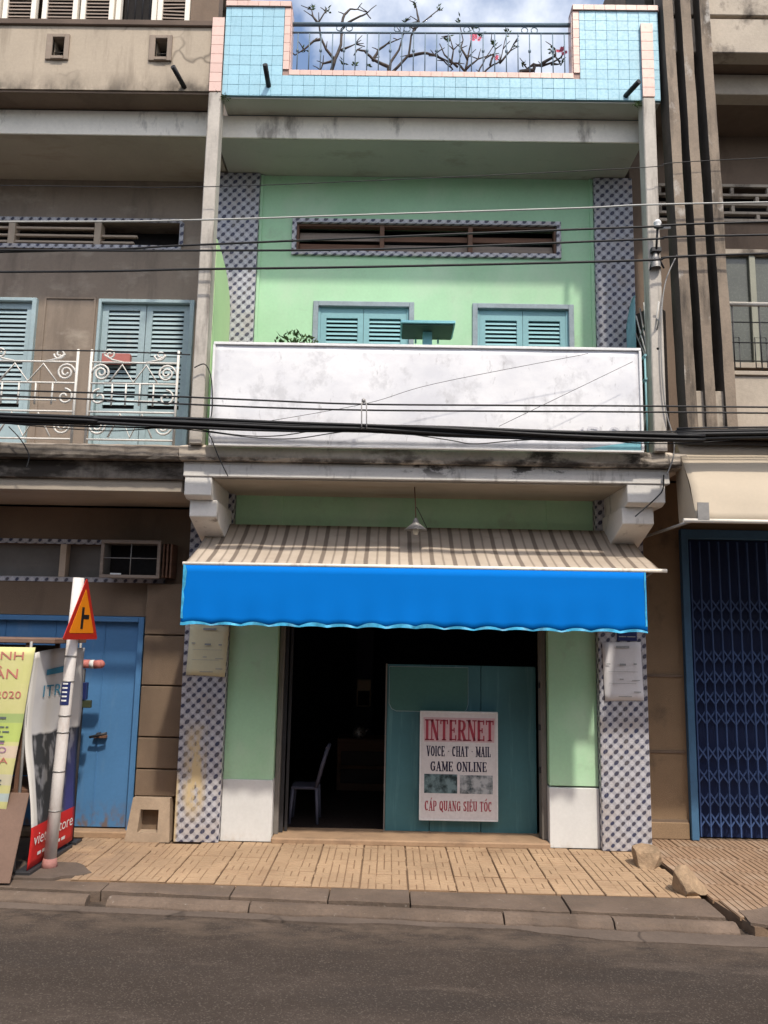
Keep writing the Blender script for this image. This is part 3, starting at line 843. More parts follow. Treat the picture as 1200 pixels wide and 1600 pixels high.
# ---- balcony slab with stepped corbels
lg = MB()
n = 44
prof = [(-.80, 3.275), (-.815, 3.30), (-.81, 3.385), (-.77, 3.41), (.05, 3.41), (.05, 3.275)]
vs, fs = [], []
for i in range(n + 1):
    x = -2.06 + (2.22 + 2.06) * i / n
    for q, (y, z) in enumerate(prof):
        e = .012 if q in (1, 2, 3) else .004
        vs.append((x, y + e * wob(x, q, 0, 9, 2), z + e * .8 * wob(x, 5, q, 8, 3)))
for i in range(n):
    for j in range(6):
        fs.append((i * 6 + j, i * 6 + (j + 1) % 6, (i + 1) * 6 + (j + 1) % 6, (i + 1) * 6 + j))
lg.add(vs, fs)
lg.f += [tuple(range(6)), tuple(range(n * 6, n * 6 + 6))]; lg.sm += [False] * 2; lg.mi += [0] * 2
lg.build('balcony_ledge', mt['ledge'], H)
box('balcony_slab', mt['white_band'], H, -2.035, 2.09, -.745, .05, 3.142, 3.273, .008)
box('balcony_soffit', mt['soffit_tan'], H, -1.78, 1.72, -.715, .08, 3.128, 3.140, 0)
for x0, x1 in ((-2.02, -1.79), (1.73, 2.05)):
    s = 1 if x0 > 0 else 0
    c1 = [(-.735, 3.14), (-.735, 2.985), (-.66, 2.96), (.0, 2.96), (.0, 3.14)]
    MB().prism(c1, x0, x1, 'x').build('corbel_block', mt['white_band'], H, .006)
    c2 = [(-.64, 2.958), (-.64, 2.815), (-.58, 2.79), (0, 2.60), (0, 2.958)]
    MB().prism(c2, x0 + .03 * (1 - s) - .02 * s, x1 + .035 * (1 - s) - .07 * s, 'x').build('corbel_block', mt['white_band'], H, .006)
# ---- upper storey
win = [(-1.03, -0.10), (0.53, 1.46)]
WZ0, WZ1 = 3.75, 5.04
TR = (-1.28, 1.36, 5.55, 5.93)
wall_with_holes(MB(), -1.63, 1.70, WY, .30, 3.41, 6.40,
                [(win[0][0], win[0][1], WZ0, WZ1), (win[1][0], win[1][1], WZ0, WZ1), TR]).build('wall', mt['green'], H)
box('tile_column', mt['dottile'], H, -2.10, -1.633, 0.0, .30, 3.41, 6.398, .006)
box('tile_column', mt['dottile'], H, 1.703, 2.085, 0.0, .30, 3.41, 6.398, .006)
box('wall_edge_strip', mt['green'], H, -1.63, -1.60, .03, .048, 3.412, 6.399, .003)
box('wall_edge_strip', mt['green'], H, 1.665, 1.70, .03, .048, 3.412, 6.399, .003)

slat_me = MB().prism([(-.006, -.018), (.010, .012), (.016, .012), (.0, -.018)], -.5, .5, 'x').mesh('slat', mt['teal'])
slat_old = MB().prism([(-.006, -.020), (.010, .014), (.016, .014), (.0, -.020)], -.5, .5, 'x').mesh('slat', mt['teal_old'])
def shutter_leaf(parent, x0, x1, z0, z1, y, mat, slat, pitch, st=.06, mid=None, top=.10, panel_below=None):
    """stiles and rails as one leaf mesh, every slat a piece"""
    f = MB().box(x0, x0 + st, y, y + .035, z0, z1).box(x1 - st, x1, y, y + .035, z0, z1)
    f.box(x0 + st, x1 - st, y, y + .035, z1 - top, z1).box(x0 + st, x1 - st, y, y + .035, z0, z0 + .10)
    zones = []
    lo, hi = z0 + .10, z1 - top
    if panel_below:
        f.box(x0 + st, x1 - st, y + .012, y + .03, lo, panel_below)
        f.box(x0 + st, x1 - st, y, y + .035, panel_below, panel_below + .09)
        lo = panel_below + .09
    for mz in sorted(mid or []):
        f.box(x0 + st, x1 - st, y, y + .035, mz - .035, mz + .035)
        zones.append((lo, mz - .035)); lo = mz + .035
    zones.append((lo, hi))
    f.box(x0 + st, x1 - st, y + .0352, y + .045, z0 + .05, z1 - .05, 1)
    lf = f.build('shutter_leaf', [mat, mt['dark']], parent)
    for a, b in zones:
        z = b - pitch * .6
        while z > a + pitch * .3:
            piece('slat', slat, parent, ((x0 + x1) / 2, y + .010, z), (0, 0, 0), (x1 - x0 - 2 * st - .002, 1, 1))
            z -= pitch
    return lf
for (a, b) in win:
    fr = MB()
    fr.box(a - .03, a + .02, .03, .12, WZ0, WZ1 + .03).box(b - .02, b + .03, .03, .12, WZ0, WZ1 + .03).box(a + .02, b - .02, .03, .12, WZ1 - .02, WZ1 + .03)
    w = fr.build('window', mt['surround'], H, .004)
    mid = (a + b) / 2
    shutter_leaf(w, a + .045, mid - .002, WZ0, WZ1 - .03, .07, mt['teal'], slat_me, .0425, .055)
    shutter_leaf(w, mid + .002, b - .045, WZ0, WZ1 - .03, .07, mt['teal'], slat_me, .0425, .055)
    MB().box(a + .02, a + .043, .065, .12, WZ0, WZ1 - .022).box(b - .043, b - .02, .065, .12, WZ0, WZ1 - .022).box(a + .043, b - .043, .065, .12, WZ1 - .028, WZ1 - .021).build('frame', mt['teal'], w)
# transom
t0, t1, tz0, tz1 = TR
tr = MB().box(t0 - .015, t1 + .015, .02, .10, tz1 - .042, tz1 + .003).box(t0 - .015, t1 + .015, .02, .10, tz0 - .003, tz0 + .042)
tr.box(t0 - .015, t0 + .03, .02, .10, tz0 + .042, tz1 - .042).box(t1 - .03, t1 + .015, .02, .10, tz0 + .042, tz1 - .042)
tw = tr.build('transom_window', mt['dottile'], H, .003)
box('back_panel', mt['dark'], tw, t0, t1, .26, .29, tz0, tz1, 0)
for mx in (-0.40, 0.48):
    box('mullion', mt['wood'], tw, mx - .022, mx + .022, .05, .14, tz0 + .042, tz1 - .042, .003)
MB().box(t0 + .03, t1 - .03, .055, .12, tz0 + .042, tz0 + .06).box(t0 + .03, t1 - .03, .055, .12, tz1 - .062, tz1 - .042).box(t0 + .03, t0 + .05, .055, .12, tz0 + .06, tz1 - .062).box(t1 - .05, t1 - .03, .055, .12, tz0 + .06, tz1 - .062).build('frame', mt['wood'], tw)
for i, (a, b) in enumerate(((t0 + .05, -.422), (-.378, .458), (.502, t1 - .05))):
    for j, (z, h, mm) in enumerate(((tz0 + .075, .095, 'wood_pale' if i else 'wood'), (tz0 + .19, .075 if i else .10, 'wood_pale' if not i else 'wood'))):
        pl = MB()
        pl.prism([(.11, z), (.125, z), (.16, z + h), (.145, z + h)], a, b, 'x')
        pl.build('board', mt[mm], tw, .002)
# roof slab, beam and parapet
box('roof_slab', mt['soffit'], H, -1.955, 2.015, -.545, .6, 6.402, 6.60, .0)
box('beam', mt['beam'], H, -1.955, 2.015, -.565, -.5455, 6.404, 6.628, .004)
box('parapet_soffit', mt['soffit'], H, -1.86, 2.10, -.80, -.566, 6.632, 6.645, 0)
par = MB()
px0, px1, pn0, pn1 = -1.862, 2.105, -1.262, 1.325
PY = -.812
par.prism([(px0, 6.645), (px1, 6.645), (px1, 7.545), (pn1 + .06, 7.545), (pn1 + .06, 6.86), (pn0 - .06, 6.86), (pn0 - .06, 7.545), (px0, 7.545)], PY, PY + .12, 'y')
par.box(px0, px1, PY + .12, .6, 6.645, 6.72)
P_ = par.build('parapet', mt['grout'], H)
tq = .0985
tme = MB().box(-.5, .5, -.010, 0, -.5, .5)
def tile_mesh(mat, w):
    b = MB().box(-w / 2, w / 2, -.009, 0.0, -w / 2, w / 2)
    return b.mesh('tile', mat, .0014)
bt = tile_mesh(mt['bluetile'], tq - .0018)
pt = tile_mesh(mt['pinktile'], tq - .0018)
ztop, xg = 7.545, pn0 - .06
def tile_at(me, x, z, sx=1, sz=1, rotz=0, y=PY):
    piece('tile', me, P_, (x, y + rd.uniform(-.0008, .0008), z), (rd.uniform(-.006, .006), 0, rotz + rd.uniform(-.006, .006)), (sx, 1, sz))
for r_ in range(10):
    zc = ztop - tq * (r_ + .5)
    szz = 1.0
    if r_ == 9:
        rest = (ztop - 9 * tq) - 6.65
        if rest < .006: continue
        szz = rest / tq; zc = 6.65 + rest / 2
    for c in range(-7, 36):
        xa, xb = xg + tq * c, xg + tq * (c + 1)
        if r_ < 7 and c >= 0:
            if xb <= pn1 + .06 + .01: continue
            xa = max(xa, pn1 + .06)
        xa, xb = max(xa, px0), min(xb, px1)
        if xb - xa < .015: continue
        tile_at(bt, (xa + xb) / 2, zc, (xb - xa) / tq, szz)
# pink coping (fronts and reveals)
cop = MB().box(px0 - .005, pn0 + .002, PY - .014, PY + .14, 7.546, 7.60).box(pn1 - .002, px1 + .01, PY - .014, PY + .14, 7.546, 7.60)
cop.box(pn0 - .058, pn0, PY + .001, PY + .14, 6.861, 7.546).box(pn1, pn1 + .058, PY + .001, PY + .14, 6.861, 7.546).box(pn0, pn1, PY + .001, PY + .14, 6.861, 6.912)
C_ = cop.build('coping', mt['pinkgrout'], H)
def cop_tile(x, z, sx, sz, y):
    piece('tile', pt, C_, (x, y, z), (rd.uniform(-.006, .006), 0, rd.uniform(-.006, .006)), (sx, 1.2, sz))
def cop_run(a, b, z, hz, y):
    nn = max(1, round((b - a) / tq))
    for i in range(nn):
        cop_tile(a + (b - a) * (i + .5) / nn, z, (b - a) / nn / tq, hz / tq, y)
cop_run(px0, pn0, 7.573, .052, PY - .015)
cop_run(pn1, px1, 7.573, .052, PY - .015)
cop_run(pn0, pn1, 6.886, .052, PY)
for xx in (pn0 - .029, pn1 + .029):
    for i in range(7):
        cop_tile(xx, 6.915 + (7.54 - 6.915) * (i + .5) / 7, .056 / tq, (7.54 - 6.915) / 7 / tq, PY)
for s, xx in ((1, pn0 + .0005), (-1, pn1 - .0005)):
    for i in range(7):
        piece('tile', pt, C_, (xx, PY + .07, 6.915 + (7.54 - 6.915) * (i + .5) / 7), (0, 0, s * math.pi / 2), (.13 / tq, 1, (7.54 - 6.915) / 7 / tq))
# party posts with pink tiled heads
for x0, x1, zt in ((-1.975, -1.865, 7.41), (1.935, 2.045, 7.40)):
    MB().prism([(-.85, 3.40), (-.85, 6.66), (-.70, 6.66), (-.70, 3.40)], x0, x1, 'x').build('party_post', mt['post'], H, .008)
    hd = MB().box(x0 + .004, x1 - .004, -.842, -.826, 6.662, zt).build('post_head', mt['pinkgrout'], H)
    nn = 8
    for i in range(nn):
        hh = (zt - 6.665) / nn
        piece('tile', pt, hd, ((x0 + x1) / 2, -.843, 6.665 + hh * (i + .5)), (0, 0, 0), ((x1 - x0) / tq, 1.2, hh / tq))
box('parapet_return', mt['beam'], H, 2.048, 2.085, -.80, -.2, 6.66, 7.36, .004)
# low green wing wall with a rounded shoulder
wg = [(-.70, 3.41), (-.70, 5.32), (-.60, 5.31), (-.49, 5.29), (-.30, 5.23), (-.18, 5.16), (-.08, 5.06), (-.02, 4.95), (-.002, 4.80), (-.002, 3.41)]
MB().prism(wg, -1.985, -1.862, 'x').build('wing_wall', mt['wing'], H)
# water spouts
for a, b in (((-1.44, -.79, 6.735), (-1.45, -.99, 6.83)), ((1.78, -.79, 6.69), (1.86, -.99, 6.71))):
    MB().tube([a, b], .023, 10).build('water_spout', mt['black'], H)
# body of the house behind the front
bd = MB().box(-2.13, -2.0, .36, 8, 0, 6.4).box(2.0, 2.085, .36, 8, 0, 6.4).box(-2.0, 2.0, 7.9, 8, 0, 6.4).box(-2.13, 2.085, .6, 8, 6.4, 6.6)
bd.build('house_body', mt['upper_tan'], H)

# ================================================================== the tan house on its left
T = thing('tan_townhouse', (-3.4, .2, 0), 'weathered tan townhouse with blue door and white scrolled balcony railing', 'townhouse')
TX0 = -6.2
wall_with_holes(MB(), TX0, -2.14, .2, .45, 0.0, 3.0, [(TX0 + .3, -2.56, 0.0, 1.97), (TX0 + .3, -2.42, 2.33, 2.645)]).build('wall', mt['tan'], T)
# block pilaster beside the door
zs = [0.36, 0.60, 0.88, 1.34, 1.80, 2.28]
for a, b in zip(zs, zs[1:]):
    box('stone_block', mt['tan'], T, -2.535, -2.15, .10, .198, a + .006, b - .006, .006)
# flared stone foot with a square niche
ft = MB()
A = [(-2.555, .0), (-2.165, .0), (-2.19, .36), (-2.54, .36)]
def flare(xw, z): return xw
xl = lambda z: -2.56 + .035 * z / .36
xr = lambda z: -2.165 - .03 * z / .36
zb = [0, .075, .265, .36]
def yz(z): return -.02 + .06 * z / .36
def ring(z): return (xl(z), xr(z), yz(z))
for za, zbb, x0f, x1f in ((0, .075, 0, 1), (.265, .36, 0, 1), (.075, .265, 0, .25), (.075, .265, .72, 1)):
    a, b = ring(za), ring(zbb)
    q = lambda r, t: r[0] + (r[1] - r[0]) * t
    ft.add([(q(a, x0f), a[2], za), (q(a, x1f), a[2], za), (q(a, x1f), .198, za), (q(a, x0f), .198, za),
            (q(b, x0f), b[2], zbb), (q(b, x1f), b[2], zbb), (q(b, x1f), .198, zbb), (q(b, x0f), .198, zbb)],
           [(0, 1, 2, 3), (4, 5, 6, 7), (0, 1, 5, 4), (1, 2, 6, 5), (2, 3, 7, 6), (3, 0, 4, 7)])
ft.build('stone_foot', mt['footstone'], T)
box('niche_back', mt['tan'], T, -2.50, -2.24, .12, .19, .06, .28, 0)
# sheet door
dr = MB().box(TX0 + .32, -2.62, .24, .27, .06, 1.93)
for xx in (-2.95, -3.42, -3.9):
    dr.box(xx - .004, xx + .004, .233, .2395, .06, 1.93)
D_ = dr.build('door', mt['bluedoor'], T)
MB().box(-2.618, -2.565, .17, .28, .03, 1.965).box(TX0 + .32, -2.618, .17, .28, 1.915, 1.965).build('door_frame', mt['bluedoor'], D_, .004)
MB().tube([(-3.0, .17, .86), (-2.90, .15, .885), (-2.84, .155, .90)], .014, 6).tube([(-2.93, .235, .89), (-2.93, .16, .89)], .012, 6).build('handle', mt['darkmetal'], D_)
MB().box(-2.98, -2.86, .20, .238, .85, .875).build('bolt', mt['wood'], D_)
box('door_threshold', mt['sill'], T, -4.5, -2.57, .10, .24, -.01, .05, .01)
# ground transom
box('transom_panel', mt['jamb'], T, TX0 + .3, -2.42, .30, .32, 2.33, 2.645, 0)
box('mullion', mt['balcony_tan'], T, -3.42, -3.36, .19, .29, 2.33, 2.645, .004)
box('tile_strip', mt['dottile'], T, TX0, -2.75, .190, .199, 2.645, 2.69, 0)
box('tile_strip', mt['dottile'], T, TX0, -2.40, .190, .199, 2.285, 2.33, 0)
# slab
lg = MB()
prof = [(-.80, 3.275), (-.815, 3.30), (-.805, 3.385), (-.77, 3.405), (.2, 3.405), (.2, 3.275)]
vs, fs = [], []
n = 40
for i in range(n + 1):
    x = TX0 + (-2.065 - TX0) * i / n
    for q, (y, z) in enumerate(prof):
        e = .016 if q in (1, 2, 3) else .006
        vs.append((x, y + e * wob(x, q, 0, 9, 6), z + e * .8 * wob(x, 5, q, 8, 7)))
for i in range(n):
    for j in range(6):
        fs.append((i * 6 + j, i * 6 + (j + 1) % 6, (i + 1) * 6 + (j + 1) % 6, (i + 1) * 6 + j))
lg.add(vs, fs)
lg.f += [tuple(range(6)), tuple(range(n * 6, n * 6 + 6))]; lg.sm += [False] * 2; lg.mi += [0] * 2
lg.build('balcony_ledge', mt['ledge_dark'], T)
box('balcony_slab', mt['ledge_dark'], T, TX0, -2.04, -.70, .2, 3.12, 3.273, .008)
box('balcony_soffit', mt['soffit_tan'], T, TX0, -2.06, -.66, .2, 3.02, 3.118, .004)
# upper storey
holes = [(-5.2, -3.84, 3.42, 5.11), (-3.22, -2.26, 3.42, 5.11), (TX0 + .2, -2.46, 5.70, 5.95)]
wall_with_holes(MB(), TX0, -2.10, .2, .45, 3.405, 6.41, holes).build('wall', mt['upper_tan'], T)
MB().box(-3.78, -3.76, .188, .199, 3.41, 5.14).box(-3.28, -3.26, .188, .199, 3.41, 5.14).box(-3.76, -3.28, .188, .199, 5.12, 5.14).build('wall_moulding', mt['upper_tan'], T)
for (a, b) in ((-5.18, -3.84), (-3.22, -2.26)):
    fr = MB().box(a, a + .03, .15, .30, 3.42, 5.11).box(b - .045, b, .15, .30, 3.42, 5.11).box(a + .03, b - .045, .15, .30, 5.075, 5.11)
    dd = fr.build('balcony_door', mt['teal_old'], T, .004)
    ww = (b - .045 - a - .03)
    nl = 2 if ww < 1.1 else 3
    for i in range(nl):
        q0 = a + .03 + ww * i / nl + .004; q1 = a + .03 + ww * (i + 1) / nl - .004
        shutter_leaf(dd, q0, q1, 3.43, 5.07, .20, mt['teal_old'], slat_old, .047, .06, mid=[4.49], top=.06, panel_below=3.90)
# upper transom with concrete bars
tv = MB().box(TX0, -2.44, .180, .198, 5.95, 5.99).box(TX0, -2.44, .180, .198, 5.655, 5.70).box(-2.462, -2.42, .180, .198, 5.70, 5.95)
tv = tv.build('transom_window', mt['dottile'], T)
box('back_panel', mt['dark'], tv, TX0 + .2, -2.46, .42, .44, 5.70, 5.95, 0)
for xx in (-4.18, -3.30):
    box('mullion', mt['balcony_tan'], tv, xx - .035, xx + .035, .19, .30, 5.70, 5.95, .004)
for zz, x1 in ((5.74, -2.93), (5.81, -2.90), (5.89, -3.34)):
    box('bar', mt['balcony_tan'], tv, TX0 + .2, x1, .21, .25, zz - .012, zz + .012, .004)
# roof beam, parapet, vents
box('roof_slab', mt['soffit_tan'], T, TX0, -1.978, -.545, .6, 6.412, 6.60, 0)
box('beam', mt['beam'], T, TX0, -1.978, -.565, -.5455, 6.414, 6.66, .004)
box('parapet_soffit', mt['brown_wall'], T, TX0, -1.98, -.80, -.566, 6.668, 6.69, 0)
vents = [(-3.44, -3.33), (-2.495, -2.385)]
wall_with_holes(MB(), TX0, -1.98, -.815, -.64, 6.69, 7.33, [(a, b, 7.005, 7.215) for a, b in vents]).build('parapet', mt['parapet_tan'], T)
box('parapet_cap', mt['ledge_brown'], T, TX0, -1.975, -.84, -.5, 7.332, 7.39, .006)
for a, b in vents:
    v = MB().box(a - .055, a, -.835, -.78, 6.98, 7.24).box(b, b + .045, -.835, -.78, 6.98, 7.24).box(a, b, -.835, -.78, 7.205, 7.24).box(a, b, -.845, -.76, 6.98, 7.012)
    v = v.build('vent', mt['upper_tan'], T, .004)
    box('back_panel', mt['dark'], v, a, b, -.66, -.645, 7.01, 7.21, 0)
    for zz in (7.035, 7.065, 7.095):
        MB().prism([(-.78, zz), (-.77, zz), (-.74, zz + .02), (-.75, zz + .02)], a, b, 'x').build('slat', mt['metal'], v)
MB().tube([(-2.20, -.79, 6.72), (-2.27, -.99, 6.80)], .022, 10).build('water_spout', mt['black'], T)
# shuttered attic windows above the parapet
at_ = [(-5.2, -4.62), (-4.55, -4.0), (-3.97, -3.66), (-3.60, -3.27), (-3.24, -2.93), (-2.91, -2.53), (-2.52, -2.22)]
slat_at = MB().prism([(-.006, -.018), (.010, .012), (.016, .012), (.0, -.018)], -.5, .5, 'x').mesh('slat', mt['wood_pale'])
for i, (a, b) in enumerate(at_):
    wf = MB().box(a, a + .045, -.76, -.70, 7.39, 8.3).box(b - .045, b, -.76, -.70, 7.39, 8.3)
    w = wf.build('attic_window', mt['beam'], T, .004)
    box('back_panel', mt['dark'], w, a + .045, b - .045, -.66, -.65, 7.39, 8.3, 0)
    if i == 5:
        for k in range(4):
            MB().tube([(a + .09 + k * .07, -.70, 7.39), (a + .09 + k * .07, -.70, 8.3)], .006, 5).build('window_bar', mt['darkmetal'], w)
        continue
    z = 7.43
    if i < 4:
        box('rail', mt['wood_pale'], w, a + .045, b - .045, -.75, -.71, 7.392, 7.42, .002)
    while z < 8.25:
        piece('slat', slat_at, w, ((a + b) / 2, -.735, z), (0, rd.uniform(-.05, .05) if i == 6 else 0, 0), (b - a - .092, 1, 1))
        z += .036
box('attic_wall', mt['brown_wall'], T, -2.21, -1.95, -.75, -.6, 7.392, 8.3, 0)
MB().box(TX0, -2.0, -.65, -.55, 8.3, 9.2).box(TX0, TX0 + .1, -.6, 8, 0, 9).box(TX0, -2.14, 7.9, 8, 0, 9).box(-2.25, -2.14, .45, 8, 0, 8.9).box(TX0, -2.14, .5, 8, 6.45, 6.6).box(TX0, -1.95, -.6, 8, 8.6, 8.9).build('house_body', mt['upper_tan'], T)

# ================================================================== the concrete house on its right
K = thing('concrete_townhouse', (3.4, .5, 0), 'stained brown concrete townhouse with three vertical fins and blue folding gate', 'townhouse')
KX1 = 6.2
# ground floor
MB().box(2.088, 2.60, .5, .75, 0, 3.4).box(2.60, KX1, .5, .75, 2.93, 3.4).box(5.2, KX1, .5, .75, 0, 2.93).build('wall', mt['ochre_wall'], K)
for zz in (.16, .79, 1.50):
    MB().box(2.10, 2.585, .486, .4985, zz - .012, zz + .012).build('wall_joint', mt['brown_wall'], K)
box('skirting', mt['ochre_wall'], K, 2.10, 2.59, .47, .4985, 0, .15, .006)
# upper slabs
box('balcony_slab', mt['brown_wall'], K, 2.10, KX1, -.62, .5, 3.42, 3.60, .006)
box('balcony_wall', mt['conc_band'], K, 2.66, KX1, -.62, -.54, 3.60, 4.15, .006)
box('balcony_cap', mt['conc_band'], K, 2.66, KX1, -.64, -.52, 4.152, 4.19, .004)
# fins lean a little, as built
for xt, xb in ((2.13, 2.20), (2.29, 2.36), (2.46, 2.53)):
    zt, zb2 = 9.2, 3.60
    s = (xb - xt) / (3.6 - 7.5)
    xtop = xt + s * (zt - 7.5)
    w_ = .088
    f = MB()
    nseg = 24
    vs, fs = [], []
    for i in range(nseg + 1):
        z = zb2 + (zt - zb2) * i / nseg
        x = xb + s * (z - 3.6)
        e = .006
        for q, (dx, y) in enumerate(((0, -.90), (w_, -.90), (w_, -.70), (0, -.70))):
            vs.append((x + dx + e * wob(x, q, z, 5, 1), y + e * wob(x, q, z, 5, 9), z))
    for i in range(nseg):
        for j in range(4):
            fs.append((i * 4 + j, i * 4 + (j + 1) % 4, (i + 1) * 4 + (j + 1) % 4, (i + 1) * 4 + j))
    f.add(vs, fs)
    f.mi = [0 if q % 4 == 0 else 1 for q in range(len(fs))]  # all faces but the front take the painted-in shade colour
    f.f += [(0, 1, 2, 3), tuple(nseg * 4 + j for j in range(4))]; f.sm += [False] * 2; f.mi += [0] * 2
    f.build('fin', [mt['conc'], mt['shade_dark']], K)
for x0, x1 in ((2.292, 2.362), (2.452, 2.532)):
    box('fin_block', mt['conc_band'], K, x0, x1, -.86, -.705, 3.602, 3.93, .004)
MB().prism([(-.66, 3.60), (-.66, 4.72), (-.40, 4.88), (.19, 5.02), (.19, 3.60)], 2.105, 2.135, 'x').build('dark_gap_screen', mt['shade_dark'], K)  # dark sheet added so the gap beside the fins looks shaded
box('fin_plinth', mt['brown_wall'], K, 2.15, KX1, -.90, -.62, 3.545, 3.598, .004)
# upper storey wall
wall_with_holes(MB(), 2.12, KX1, .2, .45, 3.6, 7.0, [(2.30, 5.5, 6.07, 6.42), (2.62, 5.4, 4.54, 5.72)]).build('wall', mt['brown_wall'], K)
lat = MB().box(2.28, 5.5, .17, .21, 6.42, 6.45).box(2.28, 5.5, .17, .21, 6.04, 6.07)
L_ = lat.build('vent_lattice', mt['conc_band'], K)
box('back_panel', mt['dark'], L_, 2.30, 5.5, .40, .42, 6.07, 6.42, 0)
for zz in (6.14, 6.235, 6.335):
    box('bar', mt['conc_band'], L_, 2.30, 5.5, .175, .23, zz - .014, zz + .014, .003)
for i in range(9):
    xx = 2.30 + .37 * i
    for k, (a, b) in enumerate(((6.07, 6.126), (6.154, 6.221), (6.249, 6.321), (6.349, 6.42))):
        box('block', mt['conc_band'], L_, xx - .018 + (.12 if k % 2 else 0), xx + .018 + (.12 if k % 2 else 0), .18, .225, a, b, .003)
wn = MB().box(2.62, 5.4, .16, .24, 5.68, 5.74).box(2.62, 5.4, .14, .24, 4.49, 4.545).box(2.62, 2.66, .165, .24, 4.545, 5.68)
WN = wn.build('window', mt['conc_band'], K, .003)
box('pane', M('dusty_glass', (0.10, 0.105, 0.085), 0.25, 0.2, 2, 0.1, bump=.02, spec=.5), WN, 2.66, 5.4, .21, .22, 4.545, 5.68, 0)
for xx in (2.84, 3.0, 3.32, 3.8, 4.3):
    box('mullion', M('green_grey_frame', (0.30, 0.30, 0.24), .7) if xx == 2.84 else bpy.data.materials['green_grey_frame'], WN, xx - .03, xx + .03, .175, .209, 4.545, 5.68, .003)
# roof bands
box('roof_beam', mt['conc_band'], K, 2.13, KX1, -.46, -.30, 6.99, 7.20, .006)
box('roof_soffit', mt['brown_wall'], K, 2.12, KX1, -.445, .5, 6.995, 7.10, 0)
box('parapet_band', mt['conc_band'], K, 2.15, KX1, -.76, -.60, 7.19, 7.535, .006)
box('parapet_soffit', mt['brown_wall'], K, 2.15, KX1, -.60, .5, 7.21, 7.30, 0)
box('parapet_band', mt['conc_band'], K, 2.15, KX1, -.76, -.60, 7.575, 8.2, .006)
box('parapet_core', mt['brown_wall'], K, 2.2, KX1, -.58, -.50, 7.3, 8.4, 0)
MB().box(2.125, 2.20, -.43, .15, 7.0, 9.2).build('side_wall', mt['shade_dark'], K)  # same painted shade keeps the upper gap dark
MB().box(2.12, 2.20, .15, 8, 7.25, 9.2).box(2.10, 2.2, .75, 8, 0, 7.2).box(KX1 - .1, KX1, -.4, 8, 0, 9).box(2.12, KX1, 7.9, 8, 0, 9).box(2.2, KX1, -.4, 8, 8.4, 8.5).build('house_body', mt['brown_wall'], K)
# folding gate: every upright and every lattice bar a piece
G = MB().box(2.598, 2.668, .44, .56, 0, 2.93).box(2.668, 5.2, .46, .56, 2.84, 2.93).build('folding_gate', mt['gatepost'], K, .004)
box('back_panel', mt['gateback'], G, 2.668, 5.2, .60, .615, 0.0, 2.84, 0)
upm = MB().box(-.0075, .0075, -.012, .012, 0, 2.80).mesh('upright', mt['gateblue'], .002)
crm = MB().box(-.007, .007, -.0035, .0035, -.073, .073).mesh('lattice_bar', mt['gateblue'])
rows = [.17, .35, .57, .78, 1.11, 1.30, 1.49, 1.69, 2.0, 2.18]
for i in range(14):
    x = 2.715 + .094 * i
    piece('upright', upm, G, (x, .53, .015))
    if i < 13:
        for zz in rows:
            for s in (-1, 1):
                piece('lattice_bar', crm, G, (x + .047, .53 + .004 * s, zz + rd.uniform(-.004, .004)), (0, s * .62, 0))

# ================================================================== unseen row and pavement across the street, added to shade the doorway
opp_cols = [(0.50, 0.44, 0.34), (0.34, 0.42, 0.44), (0.52, 0.48, 0.42), (0.44, 0.33, 0.24), (0.40, 0.44, 0.36)]
opp_lab = ['cream plaster shophouse', 'grey-blue plaster shophouse', 'pale plaster shophouse', 'brown plaster shophouse', 'sage plaster shophouse']
for k in range(5):
    x0 = -11.5 + 4.6 * k; x1 = x0 + 4.6; hh = (7.4, 8.0, 7.0, 7.8, 7.3)[k]; yf = -11.2
    o = thing('added_shophouse', ((x0 + x1) / 2, yf, 0), opp_lab[k] + ' across the street, unseen, added to shade the doorway', 'shophouse', 'added shophouses across the street')
    hl = [(x0 + .5, x1 - .5, 0, 2.7), (x0 + .7, x0 + 1.9, 4.2, 5.6), (x1 - 1.9, x1 - .7, 4.2, 5.6)]
    wall_with_holes(MB(), x0, x1, yf - .25, yf, -.08, hh, hl).build('wall', M('facing_plaster', opp_cols[k], .85), o)
    MB().box(x0, x1, yf - 8, yf - .26, hh - .9, hh - .7).box(x0, x0 + .1, yf - 8, yf - .26, -.08, hh - .9).box(x1 - .1, x1, yf - 8, yf - .26, -.08, hh - .9).build('house_body', mt['upper_tan'], o)
    box('door', mt['gateback'], o, x0 + .5, x1 - .5, yf - .2, yf - .15, 0, 2.7, 0)
    for h_ in hl[1:]:
        box('window', mt['teal_old'], o, h_[0], h_[1], yf - .2, yf - .15, h_[2], h_[3], 0)
    box('balcony', mt['beam'], o, x0 + .1, x1 - .1, yf + .001, yf + .8, 3.1, 3.3, .01)
MB_ = MB().box(-12, 12, -11.2, -9.2, -.2, .02)
tag(MB_.build('facing_pavement', mt['mortar']), kind='structure')

# ================================================================== awning and signs on the green house
A = thing('striped_awning', (0, -.1, 2.4), 'faded cream striped awning with a bright blue scalloped valance over the doorway', 'awning')
def aw_prof(t):
    # top at the wall, flaring out to the front bar
    y = -.06 + (-.85 + .06) * t
    z = 2.83 + (2.405 - 2.83) * t - .05 * math.sin(math.pi * t) * (1 - .3 * t)
    return y, z
cv = MB()
nx, nt = 90, 12
vs, fs = [], []
for i in range(nx + 1):
    u = i / nx
    for j in range(nt + 1):
        t = j / nt
        y, z = aw_prof(t)
        x = (-1.945 + .012 * (1 - t)) + (1.955 - .05 * (1 - t) + 1.945) * u
        z += .012 * wob(x, t * 1.2, 0, 3, 4) * math.sin(math.pi * t) + .006 * math.sin(u * 62) * t * (1 - t)
        vs.append((x, y, z))
for i in range(nx):
    for j in range(nt):
        a = i * (nt + 1) + j
        fs.append((a, a + 1, a + nt + 2, a + nt + 1))
